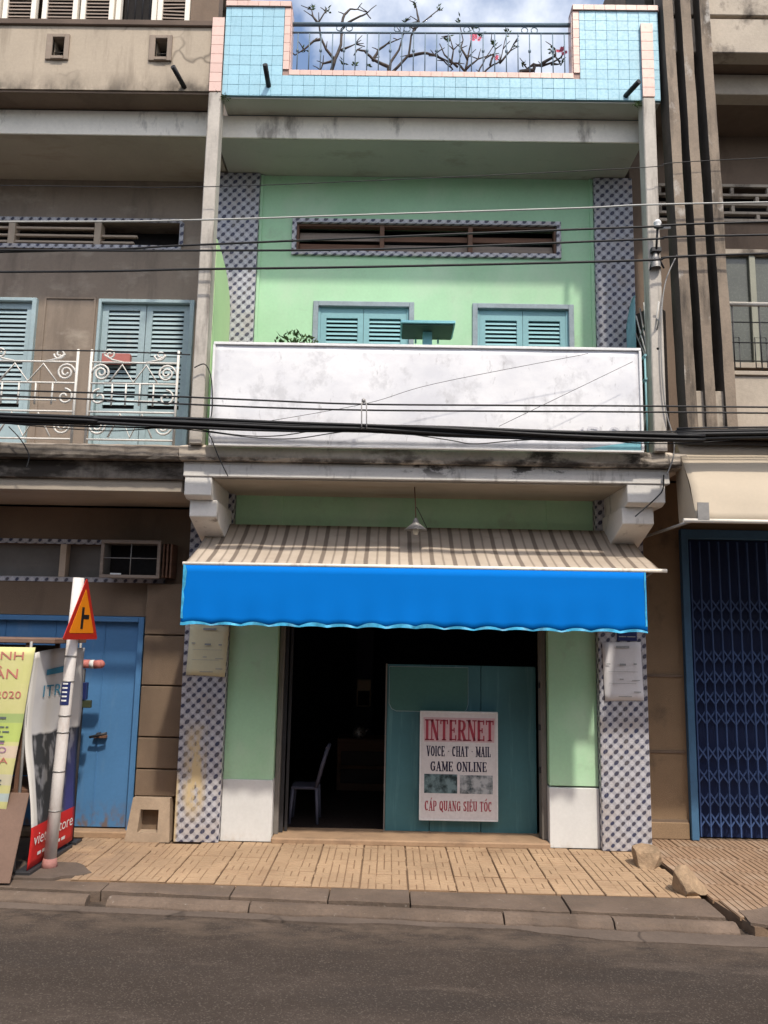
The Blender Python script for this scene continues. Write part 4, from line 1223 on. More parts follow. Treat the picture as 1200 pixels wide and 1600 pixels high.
cv.add(vs, fs, True)
cano = cv.build('canopy', mt['stripes'], A, recalc=False)
so = cano.modifiers.new('thick', 'SOLIDIFY'); so.thickness = .004
MB().tube([(-1.965, -.852, 2.392), (2.0, -.852, 2.402)], .016, 8).build('front_bar', mt['beam'], A)
MB().tube([(-1.93, -.02, 2.79), (1.92, -.02, 2.79)], .022, 8).build('roller', mt['metal'], A)
for xx in (-1.88, 1.88):
    MB().tube([(xx, -.03, 2.30), (xx, -.45, 2.33), (xx, -.845, 2.39)], .011, 6).build('awning_arm', mt['metal'], A)
# valance
def val_y(x, t):
    return -.862 + .006 * math.sin(x * 26.5 + 1.2) * t ** 3 + .008 * wob(x, t, 0, 2.2, 5) * t
def val_z(x, t):
    hem = 1.895 + .012 * abs(math.sin((x + .05) * 13.3)) + .006 * wob(x, 0, 0, 4, 1)
    return 2.385 + (hem - 2.385) * t
va = MB()
nx, nt = 200, 8
vs, fs = [], []
for i in range(nx + 1):
    x = -1.955 + (1.825 + 1.955) * i / nx
    for j in range(nt + 1):
        vs.append((x, val_y(x, j / nt), val_z(x, j / nt)))
for i in range(nx):
    for j in range(nt):
        a = i * (nt + 1) + j
        fs.append((a, a + 1, a + nt + 2, a + nt + 1))
va.add(vs, fs, True)
V_ = va.build('valance', mt['blueval'], A, recalc=False)
so = V_.modifiers.new('thick', 'SOLIDIFY'); so.thickness = .003
hm = MB()
vs, fs = [], []
for i in range(nx + 1):
    x = -1.955 + (1.825 + 1.955) * i / nx
    wd = .006 + .026 * max(0, wob(x, 0, 0, 4, 11)) + .012 * abs(math.sin((x + .05) * 13.3))
    z = val_z(x, 1)
    vs += [(x, val_y(x, 1) - .006 - .004 * math.sin(x * 40), z - .004), (x, val_y(x, .95) - .003, z + wd)]
fs = [(2 * i, 2 * i + 2, 2 * i + 3, 2 * i + 1) for i in range(nx)]
hm.add(vs, fs, True)
hm.build('hem', mt['cyanhem'], V_, recalc=False)
for xx, w0 in ((-1.956, .014), (1.822, -.014)):
    e = MB()
    pts = []
    for j in range(9):
        t = j / 8 * .9
        k = 1 + .9 * wob(xx, t, 0, 6, 3) + (1.2 if .05 < t < .35 and xx < 0 else 0)
        pts.append(((xx, val_y(xx, t) - .004, val_z(xx, t)), (xx + w0 * k, val_y(xx, t) - .004, val_z(xx, t))))
    vs = [p for q in pts for p in q]
    e.add(vs, [(2 * i, 2 * i + 1, 2 * i + 3, 2 * i + 2) for i in range(8)], True)
    e.build('side_hem', mt['cyanhem'], V_, recalc=False)

S = thing('blank_signboard', (0, -.84, 3.41), 'long blank white signboard with faint smudges on the balcony ledge', 'signboard')
SX0, SX1, SZ0, SZ1 = -1.80, 1.835, 3.385, 4.285
b = MB()
nx, nz = 60, 14
vs, fs = [], []
for i in range(nx + 1):
    for j in range(nz + 1):
        x = SX0 + .012 + (SX1 - SX0 - .024) * i / nx; z = SZ0 + .01 + (SZ1 - SZ0 - .02) * j / nz
        vs.append((x, -.868 + .004 * wob(x, z, 0, 2.2, 3), z))
for i in range(nx):
    for j in range(nz):
        a = i * (nz + 1) + j
        fs.append((a, a + 1, a + nz + 2, a + nz + 1))
b.add(vs, fs, True)
sh = b.build('sheet', mt['signwhite'], S, recalc=False)
so = sh.modifiers.new('thick', 'SOLIDIFY'); so.thickness = -.008
fr = [MB().box(SX0, SX1, -.885, -.85, SZ1 - .018, SZ1 + .006), MB().box(SX0, SX1, -.885, -.85, SZ0 - .004, SZ0 + .014),
      MB().box(SX0 - .004, SX0 + .016, -.884, -.851, SZ0 + .0145, SZ1 - .0185), MB().box(SX1 - .018, SX1 + .004, -.884, -.851, SZ0 + .0145, SZ1 - .0185)]
for f in fr: f.build('frame', mt['alu'], S, .003)
MB().prism([(1.32, SZ0 + .016), (1.81, SZ0 + .016), (1.81, SZ0 + .10)], -.8815, -.8795, 'y').build('torn_corner', M('torn_blue_vinyl', (.22, .52, .60), .5), S)
for xx in (-1.5, -.5, .5, 1.5):
    MB().box(xx - .015, xx + .015, -.84, -.81, 3.41, 4.25).build('support', mt['metal'], S)
# faint ghost strokes of old lettering
gh = M('ghost_lettering', (.60, .60, .64), .6)
text('iP 01', gh, S, 1.32, 1.72, 3.49, 3.60, lambda x, z: -.8775)

# side railings of that balcony
for sx, mm, lab in ((-1.80, 'green', 'thin pale green iron side railing at the left end of the white signboard'), (1.90, 'teal', 'thin teal iron side railing between white signboard and right party post')):
    rl = thing('side_railing', (sx, -.4, 3.41), lab, 'railing', 'side railings of the green house balcony')
    for zz in (3.50, 4.05, 4.26):
        MB().tube([(sx, -.80, zz), (sx, 0, zz)], .012, 6).build('rail', mt[mm], rl)
    for k in range(7):
        yy = -.78 + .12 * k
        MB().tube([(sx, yy, 3.41), (sx, yy, 4.26)], .009, 6).build('bar', mt[mm], rl)
    MB().tube([(sx, -.05 - .7 * i / 10, 3.55 + .22 * math.sin(i / 10 * 6.3) + .2) for i in range(11)], .008, 5).build('scroll', mt['whiteiron'], rl)
# fan-shaped guard by the right post
fg = thing('fan_guard', (1.98, -.3, 4.30), 'teal and grey fan-shaped iron guard above the right end of the signboard', 'guard')
for k in range(8):
    yy = -.03 - .035 * k
    MB().tube([(1.985, yy, 4.28), (1.985, yy, 4.80 + .22 * math.sin(k / 8 * 1.7))], .008, 5).build('bar', mt['teal'], fg)
MB().tube([(1.985, -.02 - .03 * k, 4.80 + .22 * math.sin(k / 9 * 1.7)) for k in range(10)], .010, 6).build('top_rail', mt['teal'], fg)
for k in range(9):
    a = R(52 + 10 * k)
    pv = Vector((1.99, -.62, 4.22))
    d = Vector((0, math.cos(a), math.sin(a)))
    MB().tube([pv + d * .12, pv + d * (.70 - .02 * k)], .007, 5).build('fan_bar', mt['whiteiron'] if k % 2 else mt['metal'], fg)
MB().tube([Vector((1.99, -.62, 4.22)) + Vector((0, math.cos(R(52 + 80 * i / 10)), math.sin(R(52 + 80 * i / 10)))) * .42 for i in range(11)], .008, 5).build('fan_rim', mt['metal'], fg)
MB().tube([(1.99, -.85, 4.30), (1.99, .0, 4.30)], .012, 6).build('base_rail', mt['darkmetal'], fg)

# ancestor altar on a post behind the board
al = thing('spirit_altar', (.05, -.43, 3.41), 'small cyan altar roof on a post rising behind the white signboard', 'altar')
MB().prism([(-.585, 4.605), (-.585, 4.632), (-.40, 4.675), (-.20, 4.632), (-.20, 4.605)], -.205, .285, 'x').build('roof', mt['altar'], al, .004)
MB().box(-.19, .27, -.565, -.215, 4.592, 4.604).build('ceiling_board', M('dark_altar_board', (.045, .085, .07), .7), al)
MB().box(.0, .085, -.42, -.34, 3.41, 4.592).build('post', mt['altar'], al, .004)
for xx in (-.06, .15):
    MB().box(xx - .008, xx + .008, -.235, -.22, 4.55, 4.592).build('bracket', mt['altar'], al)
# potted shrub behind the board
sp = thing('potted_shrub', (-1.16, -.45, 3.41), 'small bushy green potted shrub just above the left of the signboard', 'plant')
MB().lathe([(.0, 0), (.13, 0), (.17, .28), (.18, .30), (.15, .30), (.0, .27)], (-1.16, -.45, 3.41), 14).build('pot', mt['terracotta'], sp)
MB().tube([(-1.16, -.45, 3.68), (-1.17, -.45, 4.1), (-1.15, -.45, 4.38)], [.02, .015, .01], 6).build('trunk', mt['bark'], sp)
lf = MB()
for k in range(420):
    a = rd.uniform(0, 6.28); r_ = math.sqrt(rd.random())
    c = Vector((-1.16 + .19 * r_ * math.cos(a), -.45 + .17 * r_ * math.sin(a), 4.36 + rd.uniform(-.12, .13) + .06 * rd.random() * (1 - r_) + .03 * wob(math.cos(a) * r_, 1, 0, 5)))
    d = Vector((rd.uniform(-1, 1), rd.uniform(-1, 1), rd.uniform(-.1, 1.2))).normalized()
    s = d.cross(Vector((rd.random(), rd.random(), rd.random() + .1))).normalized()
    L, W = rd.uniform(.035, .07), rd.uniform(.008, .014)
    lf.add([c, c + d * L * .5 + s * W, c + d * L, c + d * L * .5 - s * W], [(0, 1, 2, 3)])
tag(lf.build('foliage', mt['leaf'], sp, recalc=False), kind='stuff')
# pendant lamp under the balcony
lp = thing('pendant_lamp', (-.045, -.5, 2.73), 'small conical pendant lamp hanging from the balcony soffit above the awning', 'lamp')
MB().tube([(-.06, -.5, 3.127), (-.05, -.5, 2.98), (-.045, -.5, 2.85)], .005, 5).build('cord', mt['wood'], lp)
MB().lathe([(.012, .12), (.022, .10), (.03, .075), (.095, .02), (.10, .012), (.096, .012), (.03, .065), (.0, .07)], (-.045, -.5, 2.735), 20).build('lamp_shade', mt['metal'], lp)
MB().lathe([(.0, -.035), (.02, -.03), (.028, -.005), (.02, .03), (.012, .05), (0, .05)], (-.045, -.5, 2.74), 14).build('bulb', M('bulb_glass', (.6, .58, .52), .2), lp)
MB().tube([(-.04, -.5, 2.95), (.0, -.4, 2.90), (.06, -.2, 2.82), (.10, .07, 2.74)], .004, 5).build('lamp_lead', mt['darkmetal'], lp)

# ================================================================== in and beside the doorway
tp = thing('teal_partition', (.45, .40, .03), 'teal sheet-metal partition closing the right half of the doorway', 'partition')
for a, b in ((-.27, .14), (.145, .62), (.625, 1.145)):
    MB().box(a, b, .385, .40, .03, 1.565).build('panel', mt['tealpanel'], tp, .003)
MB().box(-.285, -.272, .375, .41, .03, 1.57).build('edge_strip', mt['jamb'], tp)
gf = [(-.25, 1.545), (.50, 1.545), (.50, 1.20), (.485, 1.15), (.45, 1.13), (-.18, 1.13), (-.225, 1.15), (-.25, 1.20)]
MB().prism(gf, .381, .3845, 'y').build('film_sheet', mt['greenfilm'], tp)
MB().tube([(x, .3805, z) for x, z in gf + gf[:1]], .0025, 4).build('film_edge', mt['teal_old'], tp)
isg = thing('internet_sign', (.40, .33, .17), 'white framed sign reading INTERNET VOICE CHAT MAIL GAME ONLINE against teal partition', 'sign')
MB().box(.05, .765, .30, .345, .17, 1.135).build('board', M('sign_board_white', (.70, .66, .66), .5, .04), isg, .004)
for a in ((.045, .77, 1.13, 1.142), (.045, .77, .163, .175)):
    MB().box(a[0], a[1], .294, .35, a[2], a[3]).build('frame', mt['alu'], isg)
for a in ((.044, .056), (.759, .771)):
    MB().box(a[0], a[1], .2935, .35, .1755, 1.1295).build('frame', mt['alu'], isg)
SXm = lambda x: .05 + (x - 133) / 887 * .715
SZm = lambda y: 1.135 - (y - 160) / 1270 * .965
MB().prism([(SXm(165), SZm(225)), (SXm(995), SZm(225)), (SXm(985), SZm(515)), (SXm(175), SZm(515))], .2985, .2995, 'y').build('tint_panel', mt['pinkglow'], isg)
serif_text('INTERNET', mt['crimson'], isg, SXm(185), SXm(980), SZm(498), SZm(250), .2982, .29)
serif_text('VOICE - CHAT - MAIL', mt['navytext'], isg, SXm(205), SXm(945), SZm(688), SZm(565), .2992, .30)
serif_text('GAME ONLINE', mt['navytext'], isg, SXm(250), SXm(900), SZm(864), SZm(748), .2992, .27)
serif_text('CÁP QUANG SIÊU TỐC', mt['crimson'], isg, SXm(190), SXm(955), SZm(1328), SZm(1210), .2992, .27)
MB().box(SXm(180), SXm(560), .298, .2992, SZm(1122), SZm(898)).build('printed_photo', mt['photo_a'], isg)
MB().box(SXm(590), SXm(968), .298, .2992, SZm(1122), SZm(905)).build('printed_photo', mt['photo_b'], isg)

# plastic chair, facing left, in the dim room
ch = thing('plastic_chair', (-1.055, .78, .03), 'small plastic chair dimly visible at left in the dark doorway', 'chair')
cx, cy = -1.055, .78
MB().box(cx - .135, cx + .12, cy - .15, cy + .15, .35, .372).build('seat', mt['chair'], ch, .010, seg=2)
for sx in (-1, 1):
    for sy in (-1, 1):
        MB().tube([(cx + .115 * sx, cy + .12 * sy, .36), (cx + .135 * sx, cy + .145 * sy, .03)], [.019, .014], 8).build('leg', mt['chair'], ch)
for sy in (-1, 1):
    MB().tube([(cx + .11, cy + .13 * sy, .365), (cx + .165, cy + .13 * sy, .58), (cx + .21, cy + .115 * sy, .73)], .017, 8).build('back_post', mt['chair'], ch)
for i in range(5):
    yy = cy - .10 + .05 * i
    MB().prism([(cx + .115, .40), (cx + .195, .72), (cx + .206, .72), (cx + .126, .40)], yy - .012, yy + .012, 'y').build('back_slat', mt['chair'], ch)
MB().tube([(cx + .21, cy - .125, .73), (cx + .222, cy, .755), (cx + .21, cy + .125, .73)], .019, 8).build('top_rail', mt['chair'], ch)
# framed picture on a far wall
ck = thing('wall_clock', (-.55, 3.0, .9), 'framed tall wall clock glinting in the dark room', 'clock')
MB().box(-.66, -.48, 3.0, 3.05, .93, 1.27).build('case', M('clock_case', (.30, .24, .16), .4), ck, .008)
MB().box(-.645, -.495, 2.992, 2.999, 1.14, 1.255).build('dial', M('clock_dial', (.42, .32, .22), .5), ck)
MB().box(-.645, -.495, 2.992, 2.999, .945, 1.125).build('door_glass', mt['dark'], ck)
MB().box(-.68, -.46, 3.05, 3.12, .03, 2.2).build('back_post', mt['room'], ck)
# stacked things in the gloom
cb = thing('side_cabinet', (-.55, 2.3, .03), 'dark cabinet barely visible in the middle of the dim room', 'cabinet')
MB().box(-.85, -.2, 2.3, 2.7, .03, .62).build('carcass', mt['wood'], cb, .01)
for zz in (.20, .40):
    MB().box(-.80, -.25, 2.285, 2.2995, zz - .08, zz + .08).build('drawer', mt['roomfloor'], cb, .004)
kt = thing('kettle', (-.60, 2.45, .62), 'small metal kettle on the dark cabinet in the room', 'kettle')
MB().lathe([(0, 0), (.07, 0), (.085, .05), (.06, .11), (.03, .13), (0, .135)], (-.60, 2.45, .62), 16).build('body', M('kettle_metal', (.5, .5, .5), .3, metal=.7), kt)
MB().tube([(-.54, 2.45, .67), (-.49, 2.45, .72)], [.014, .008], 8).build('spout', M('kettle_metal2', (.5, .5, .5), .3, metal=.7), kt)
MB().tube([(-.66, 2.45, .70), (-.62, 2.45, .79), (-.56, 2.45, .79), (-.54, 2.45, .70)], .006, 6).build('handle', mt['darkmetal'], kt)

# papers and number plate on the tiled columns
def paper(x0, x1, z0, z1, mm, lab, tilt):
    o = thing('pasted_notice', ((x0 + x1) / 2, -.004, z0), lab, 'notice', 'notices pasted on the tiled columns')
    mb = MB()
    vs, fs = [], []
    for i in range(7):
        for j in range(9):
            x = x0 + (x1 - x0) * i / 6; z = z0 + (z1 - z0) * j / 8
            cu = .006 * max(0, abs(i - 3) - 1.6) * (1 if j in (0, 1, 8) else .3)
            vs.append((x + tilt * (z - z0), -.006 - cu - .0015 * (1 + wob(x, z, 0, 9, 2)), z - tilt * (x - x0)))
    for i in range(6):
        for j in range(8):
            a = i * 9 + j
            fs.append((a, a + 1, a + 10, a + 9))
    mb.add(vs, fs, True)
    p = mb.build('sheet', mm, o, recalc=False)
    so = p.modifiers.new('thick', 'SOLIDIFY'); so.thickness = -.002
    w, h = x1 - x0, z1 - z0
    for (u, v, a, b) in ((.42, .60, .16, .035), (.08, .62, .10, .02), (.78, .61, .08, .025), (.40, .36, .10, .015), (.72, .34, .20, .012), (.75, .14, .18, .014), (.35, .07, .34, .012), (.35, .90, .34, .04), (.12, .30, .70, .006), (.12, .50, .76, .005)):
        MB().box(x0 + u * w + tilt * v * h, x0 + (u + a) * w + tilt * v * h, -.0215, -.0208, z0 + v * h - tilt * u * w, z0 + (v + b) * h - tilt * u * w).build('print', mt['print_grey'], o)
    return o
paper(-2.10, -1.745, 1.45, 1.905, mt['paper_y'], 'yellowed paper notice on the left tiled column', .035)
paper(1.695, 2.045, 1.29, 1.81, mt['paper_w'], 'white paper notice on the right tiled column', -.03)
npl = thing('number_plate', (1.91, -.004, 1.83), 'small navy enamel number plate above the white notice', 'plate')
MB().box(1.82, 2.0, -.012, -.001, 1.828, 1.925).build('plate', mt['navy'], npl, .003)
for k, (a, b) in enumerate(((1.835, 1.90), (1.91, 1.985))):
    MB().box(a, b, -.0135, -.0122, 1.862, 1.870).build('print', mt['print_grey'], npl)

# ================================================================== street: pole sign, banners, rocks
ps = thing('road_sign', (-2.88, -.82, 0), 'leaning white pole with a red and amber triangular side-road warning sign', 'road sign')
pb, ptp = Vector((-2.885, -.82, 0)), Vector((-2.825, -.82, 2.26))
ax = (ptp - pb)
def onp(z): return pb + ax * (z / 2.26)
MB().tube([onp(.03), onp(.7), onp(1.4), onp(2.26)], [.047, .046, .045, .044], 16).build('pole', mt['polewhite'], ps)
MB().tube([onp(-.01), onp(.07)], [.066, .049], 16).build('pole_foot', mt['polered'], ps)
for zz in (.42, .72, 1.02, 1.15, 1.42, 1.62):
    MB().tube([onp(zz), onp(zz + .012)], .0485, 16).build('tie_band', mt['metal'], ps)
sk = MB()
vs = []
for zz in (1.24, 1.43):
    for k in range(7):
        a = R(-75 + 105 * k / 6) - math.pi / 2 + .3
        c = onp(zz)
        vs.append((c.x + .0475 * math.cos(a), c.y + .0475 * math.sin(a), c.z))
sk.add(vs, [(k, k + 1, k + 8, k + 7) for k in range(6)], True, 0)
sk.build('sticker', mt['navy'], ps, recalc=False)
for k in range(5):
    a = R(-10) - math.pi / 2 + .1
    c = onp(1.27 + .033 * k)
    MB().add([(c.x + .0482 * math.cos(a + q), c.y + .0482 * math.sin(a + q), c.z + zz) for zz in (0, .012) for q in (-.45, -.15, .15, .45)], [(0, 1, 5, 4), (1, 2, 6, 5), (2, 3, 7, 6)]).build('sticker_print', mt['whitetext'], ps, recalc=False)
# triangle plate, turned towards traffic from the right
nrm = Vector((.995, -.10, 0)).normalized()
tan = Vector((.10, .995, 0)).normalized()
upv = Vector((.03, .0, 1)).normalized()
cc = Vector((-2.772, -.83, 1.76))
def tri(h, z0, th0, th1, mat, name, rad=.02):
    # equilateral outline with slightly rounded corners
    s = h / .866
    pts = [(-s / 2, 0), (s / 2, 0), (0, h)]
    out = []
    for i, p in enumerate(pts):
        p = Vector(p); a = Vector(pts[i - 1]); b = Vector(pts[(i + 1) % 3])
        da, db = (a - p).normalized(), (b - p).normalized()
        for k in range(5):
            t = k / 4
            out.append(p + da * rad * (1 - t) ** 2 + db * rad * t * t + (da + db) * rad * .28 * (1 - abs(2 * t - 1)) * .5)
    mb = MB()
    vs = [cc + tan * p.x + upv * (z0 + p.y) + nrm * th for th in (th0, th1) for p in out]
    n = len(out)
    mb.add(vs, [tuple(range(n)), tuple(range(n, 2 * n))] + [(i, (i + 1) % n, n + (i + 1) % n, n + i) for i in range(n)])
    return mb.build(name, mat, ps)
tri(.505, 0, 0, .006, mt['signred'], 'sign_plate')
tri(.36, .052, .0062, .008, mt['signorange'], 'sign_face', .012)
sy_ = MB()
def sbar(u0, u1, v0, v1):
    vs = [cc + tan * u + upv * v + nrm * t for t in (.0082, .0098) for u, v in ((u0, v0), (u1, v0), (u1, v1), (u0, v1))]
    sy_.add(vs, [(0, 1, 2, 3), (4, 5, 6, 7), (0, 1, 5, 4), (1, 2, 6, 5), (2, 3, 7, 6), (3, 0, 4, 7)])
sbar(-.035, .005, .085, .26); sbar(.005, .095, .165, .20)
sy_.build('symbol', mt['black'], ps)
MB().box(-2.86, -2.774, -.85, -.79, 1.86, 1.885).build('sign_clamp', mt['metal'], ps)

# upright banner facing along the street
bn = thing('upright_banner', (-2.98, -.65, 0), 'sagging grey and red printed standing banner behind the white sign pole', 'banner')
def bx_(y, z):
    t = (y + 1.04) / .78
    return -2.99 + .05 * math.sin(z * 3.4 + .6) * (1 - t) + .05 * t + .025 * wob(y, z, 0, 2.5, 3) - .03 * z * (1 - t)
mb = MB()
ny_, nz_ = 16, 30
vs, fs = [], []
for i in range(ny_ + 1):
    for j in range(nz_ + 1):
        t = i / ny_
        y = -1.04 + .78 * t
        zlo, zhi = .035 + .03 * t, 1.70 - .02 * t - .05 * (1 - t) ** 3
        z = zlo + (zhi - zlo) * j / nz_
        vs.append((bx_(y, z), y, z))
for i in range(ny_):
    for j in range(nz_):
        a = i * (nz_ + 1) + j
        fs.append((a, a + 1, a + nz_ + 2, a + nz_ + 1))
mb.add(vs, fs, True)
bo = mb.build('banner_cloth', mt['telecom'], bn, recalc=False)
so = bo.modifiers.new('thick', 'SOLIDIFY'); so.thickness = .004; so.offset = 0
off = .008
text('viettel store', mt['whitetext'], bn, -1.0, -.30, .20, .29, lambda a, z: bx_(a, z) + off, plane='yz')
for y0, y1 in ((-.92, -.86), (-.84, -.76), (-.60, -.50), (-.48, -.42)):
    MB().add([(bx_(q, zz) + off, q, zz) for q, zz in ((y0, .115), (y1, .115), (y1, .14), (y0, .14))], [(0, 1, 2, 3)]).build('small_print', mt['whitetext'], bn, recalc=False)
text('ITRE', mt['tealtext'], bn, -.86, -.50, 1.30, 1.39, lambda a, z: bx_(a, z) + off, plane='yz')
text('0', mt['greytext'], bn, -.56, -.46, 1.07, 1.19, lambda a, z: bx_(a, z) + off, plane='yz')
MB().add([(bx_(-.84, 1.5) + off, -.84, 1.47), (bx_(-.5, 1.5) + off, -.5, 1.49), (bx_(-.5, 1.55) + off, -.5, 1.545), (bx_(-.84, 1.53) + off, -.84, 1.515)], [(0, 1, 2, 3)]).build('print_bar', mt['tealtext'], bn, recalc=False)
for yy in (-1.03, -.27):
    MB().tube([(bx_(yy, .9) - .02, yy, 0), (bx_(yy, .9) - .03, yy, 1.74)], .012, 8).build('upright', mt['metal'], bn)
MB().box(-3.05, -2.93, -1.06, -.24, 0, .03).build('base', mt['darkmetal'], bn, .004)

stl = thing('banner_stall', (-3.7, -.95, 0), 'low brown street stall frame with dark top beam at the left edge', 'stall')
MB().box(-4.9, -2.90, -1.02, -.35, 1.725, 1.765).build('top_board', mt['brownboard'], stl, .006)
for xx in (-4.8, -3.12):
    for yy in (-.98, -.42):
        MB().box(xx - .018, xx + .018, yy - .018, yy + .018, 0, 1.725).build('post', mt['wood'], stl, .004)
MB().prism([(-1.26, .006), (-1.05, .60), (-1.035, .595), (-1.245, 0)], -4.9, -2.99, 'x').build('front_board', mt['brownboard'], stl, .004)
MB().box(-4.9, -3.02, -.98, -.42, .58, .61).build('shelf', mt['wood'], stl, .004)
MB().box(-4.85, -3.13, -.44, -.42, .62, 1.70).build('back_sheet', mt['ledge_brown'], stl)
yb = thing('yellow_banner', (-3.5, -1.06, .4), 'yellow cloth banner with red lettering hung on the stall', 'banner')
def yb_y(x, z): return -1.075 + .02 * math.sin(x * 5 + z * 2) + .012 * wob(x, z, 0, 3, 6)
mb = MB()
vs, fs = [], []
for i in range(25):
    for j in range(21):
        t = i / 24; q = j / 20
        z = .43 + 1.265 * q + .03 * (1 - t) * (1 - q)
        xr_ = -3.15 + .12 * q ** .7
        x = -4.6 + (xr_ + 4.6) * t
        vs.append((x, yb_y(x, z), z))
for i in range(24):
    for j in range(20):
        a = i * 21 + j
        fs.append((a, a + 1, a + 22, a + 21))
mb.add(vs, fs, True)
yo = mb.build('cloth', mt['yellow'], yb, recalc=False)
so = yo.modifiers.new('thick', 'SOLIDIFY'); so.thickness = .003; so.offset = 0
yt = lambda x, z: yb_y(x, z) - .006
text('NANH', mt['redtext'], yb, -3.46, -3.11, 1.60, 1.66, yt)
text('LÂN', mt['redtext'], yb, -3.38, -3.14, 1.455, 1.55, yt)
text('5-11-2020', mt['redtext'], yb, -3.50, -3.10, 1.305, 1.36, yt)
text('ĐAO', mt['purpletext'], yb, -3.36, -3.17, .90, .945, yt)
text('187 A', mt['redtext'], yb, -3.38, -3.15, .82, .865, yt)
text('MI', mt['tealtext'], yb, -3.30, -3.20, .555, .60, yt)
# rows of small print, too fine to read
for z, h, mm in ((1.15, .016, 'greytext'), (1.085, .010, 'greytext'), (1.05, .010, 'greytext'), (1.015, .010, 'greytext'), (.98, .010, 'greytext'), (.965, .010, 'purpletext'), (.765, .014, 'purpletext'), (.73, .012, 'purpletext'), (.69, .012, 'greytext'), (.66, .010, 'greytext')):
    x = -3.62
    end = -3.13 - .10 * (1.2 - z) - rd.uniform(0, .05)
    while x < end - .03:
        w = rd.uniform(.018, .06)
        x2 = min(x + w, end)
        MB().add([(q, yt(q, zz), zz) for q, zz in ((x, z), (x2, z), (x2, z + h), (x, z + h))], [(0, 1, 2, 3)]).build('small_print', mt[mm], yb, recalc=False)
        x = x2 + rd.uniform(.008, .016)
MB().prism([(-3.36 + .07 * math.cos(R(a)) * (1 if a < 180 else .7), .60 + .07 * math.sin(R(a))) for a in range(0, 360, 30)], -1.105, -1.100, 'y').build('print_blob', mt['purpletext'], yb)

# striped roll on a dark stand behind the pole
rs = thing('striped_roll', (-2.74, -.10, 0), 'red and white striped roll on a dark stand between sign pole and blue door', 'roll')
for a, b, mm in ((-3.05, -2.945, 'maroonpanel'), (-2.945, -2.905, 'dado'), (-2.905, -2.84, 'maroonpanel')):
    MB().tube([(a, -.10, 1.53), (b, -.10, 1.535)], .038, 12).build('roll_band', mt[mm], rs)
MB().tube([(-2.84, -.10, 1.535), (-2.825, -.10, 1.536), (-2.815, -.10, 1.537)], [.038, .026, .01], 12).build('roll_tip', mt['maroonpanel'], rs)
MB().tube([(-3.0, -.10, 0), (-3.0, -.10, 1.49)], .02, 8).build('stand', mt['darkmetal'], rs)
MB().box(-3.07, -2.93, -.17, -.03, 0, .02).build('stand_foot', mt['darkmetal'], rs)
MB().box(-3.02, -2.955, -.13, -.07, 1.22, 1.37).build('stand_box', mt['navy'], rs, .004)
MB().box(-3.015, -2.91, -.12, -.08, 1.15, 1.215).build('stand_clip', M('olive_plastic', (.05, .06, .03), .6), rs, .004)

# loose stones at the edge of the paving
def rock(loc, sx, sy, sz, seed, lab, rz=0):
    bm = bmesh.new()
    bmesh.ops.create_icosphere(bm, subdivisions=3, radius=1)
    rr = random.Random(seed)
    planes = [(Vector((rr.gauss(0, 1), rr.gauss(0, 1), rr.gauss(0, 1))).normalized(), rr.uniform(.50, .78)) for _ in range(11)]
    for v in bm.verts:
        for nn, d in planes:
            k = v.co.dot(nn)
            if k > d: v.co -= nn * (k - d)
        v.co += v.co * .05 * noise.noise(v.co * 3 + Vector((seed, 0, 0)))
    zmin = min(v.co.z for v in bm.verts)
    for v in bm.verts:
        v.co = Vector((v.co.x * sx, v.co.y * sy, (max(v.co.z, -.22) + .22) * sz * 1.3))
    bmesh.ops.rotate(bm, verts=bm.verts, matrix=Matrix.Rotation(rz, 3, 'Z'))
    me = bpy.data.meshes.new('loose_stone'); bm.to_mesh(me); bm.free()
    me.materials.append(mt['rock'])
    o = bpy.data.objects.new('loose_stone', me); COL.objects.link(o)
    o.location = loc
    return tag(o, lab, 'stone', 'loose stones on the pavement')
rock((1.92, -.40, -.004), .18, .13, .145, 5, 'sandy block-shaped stone near the foot of the right tiled column', .2)
rock((1.985, -1.10, -.004), .17, .14, .125, 12, 'sandy stone lying on the open paving slot nearer the kerb', .5)

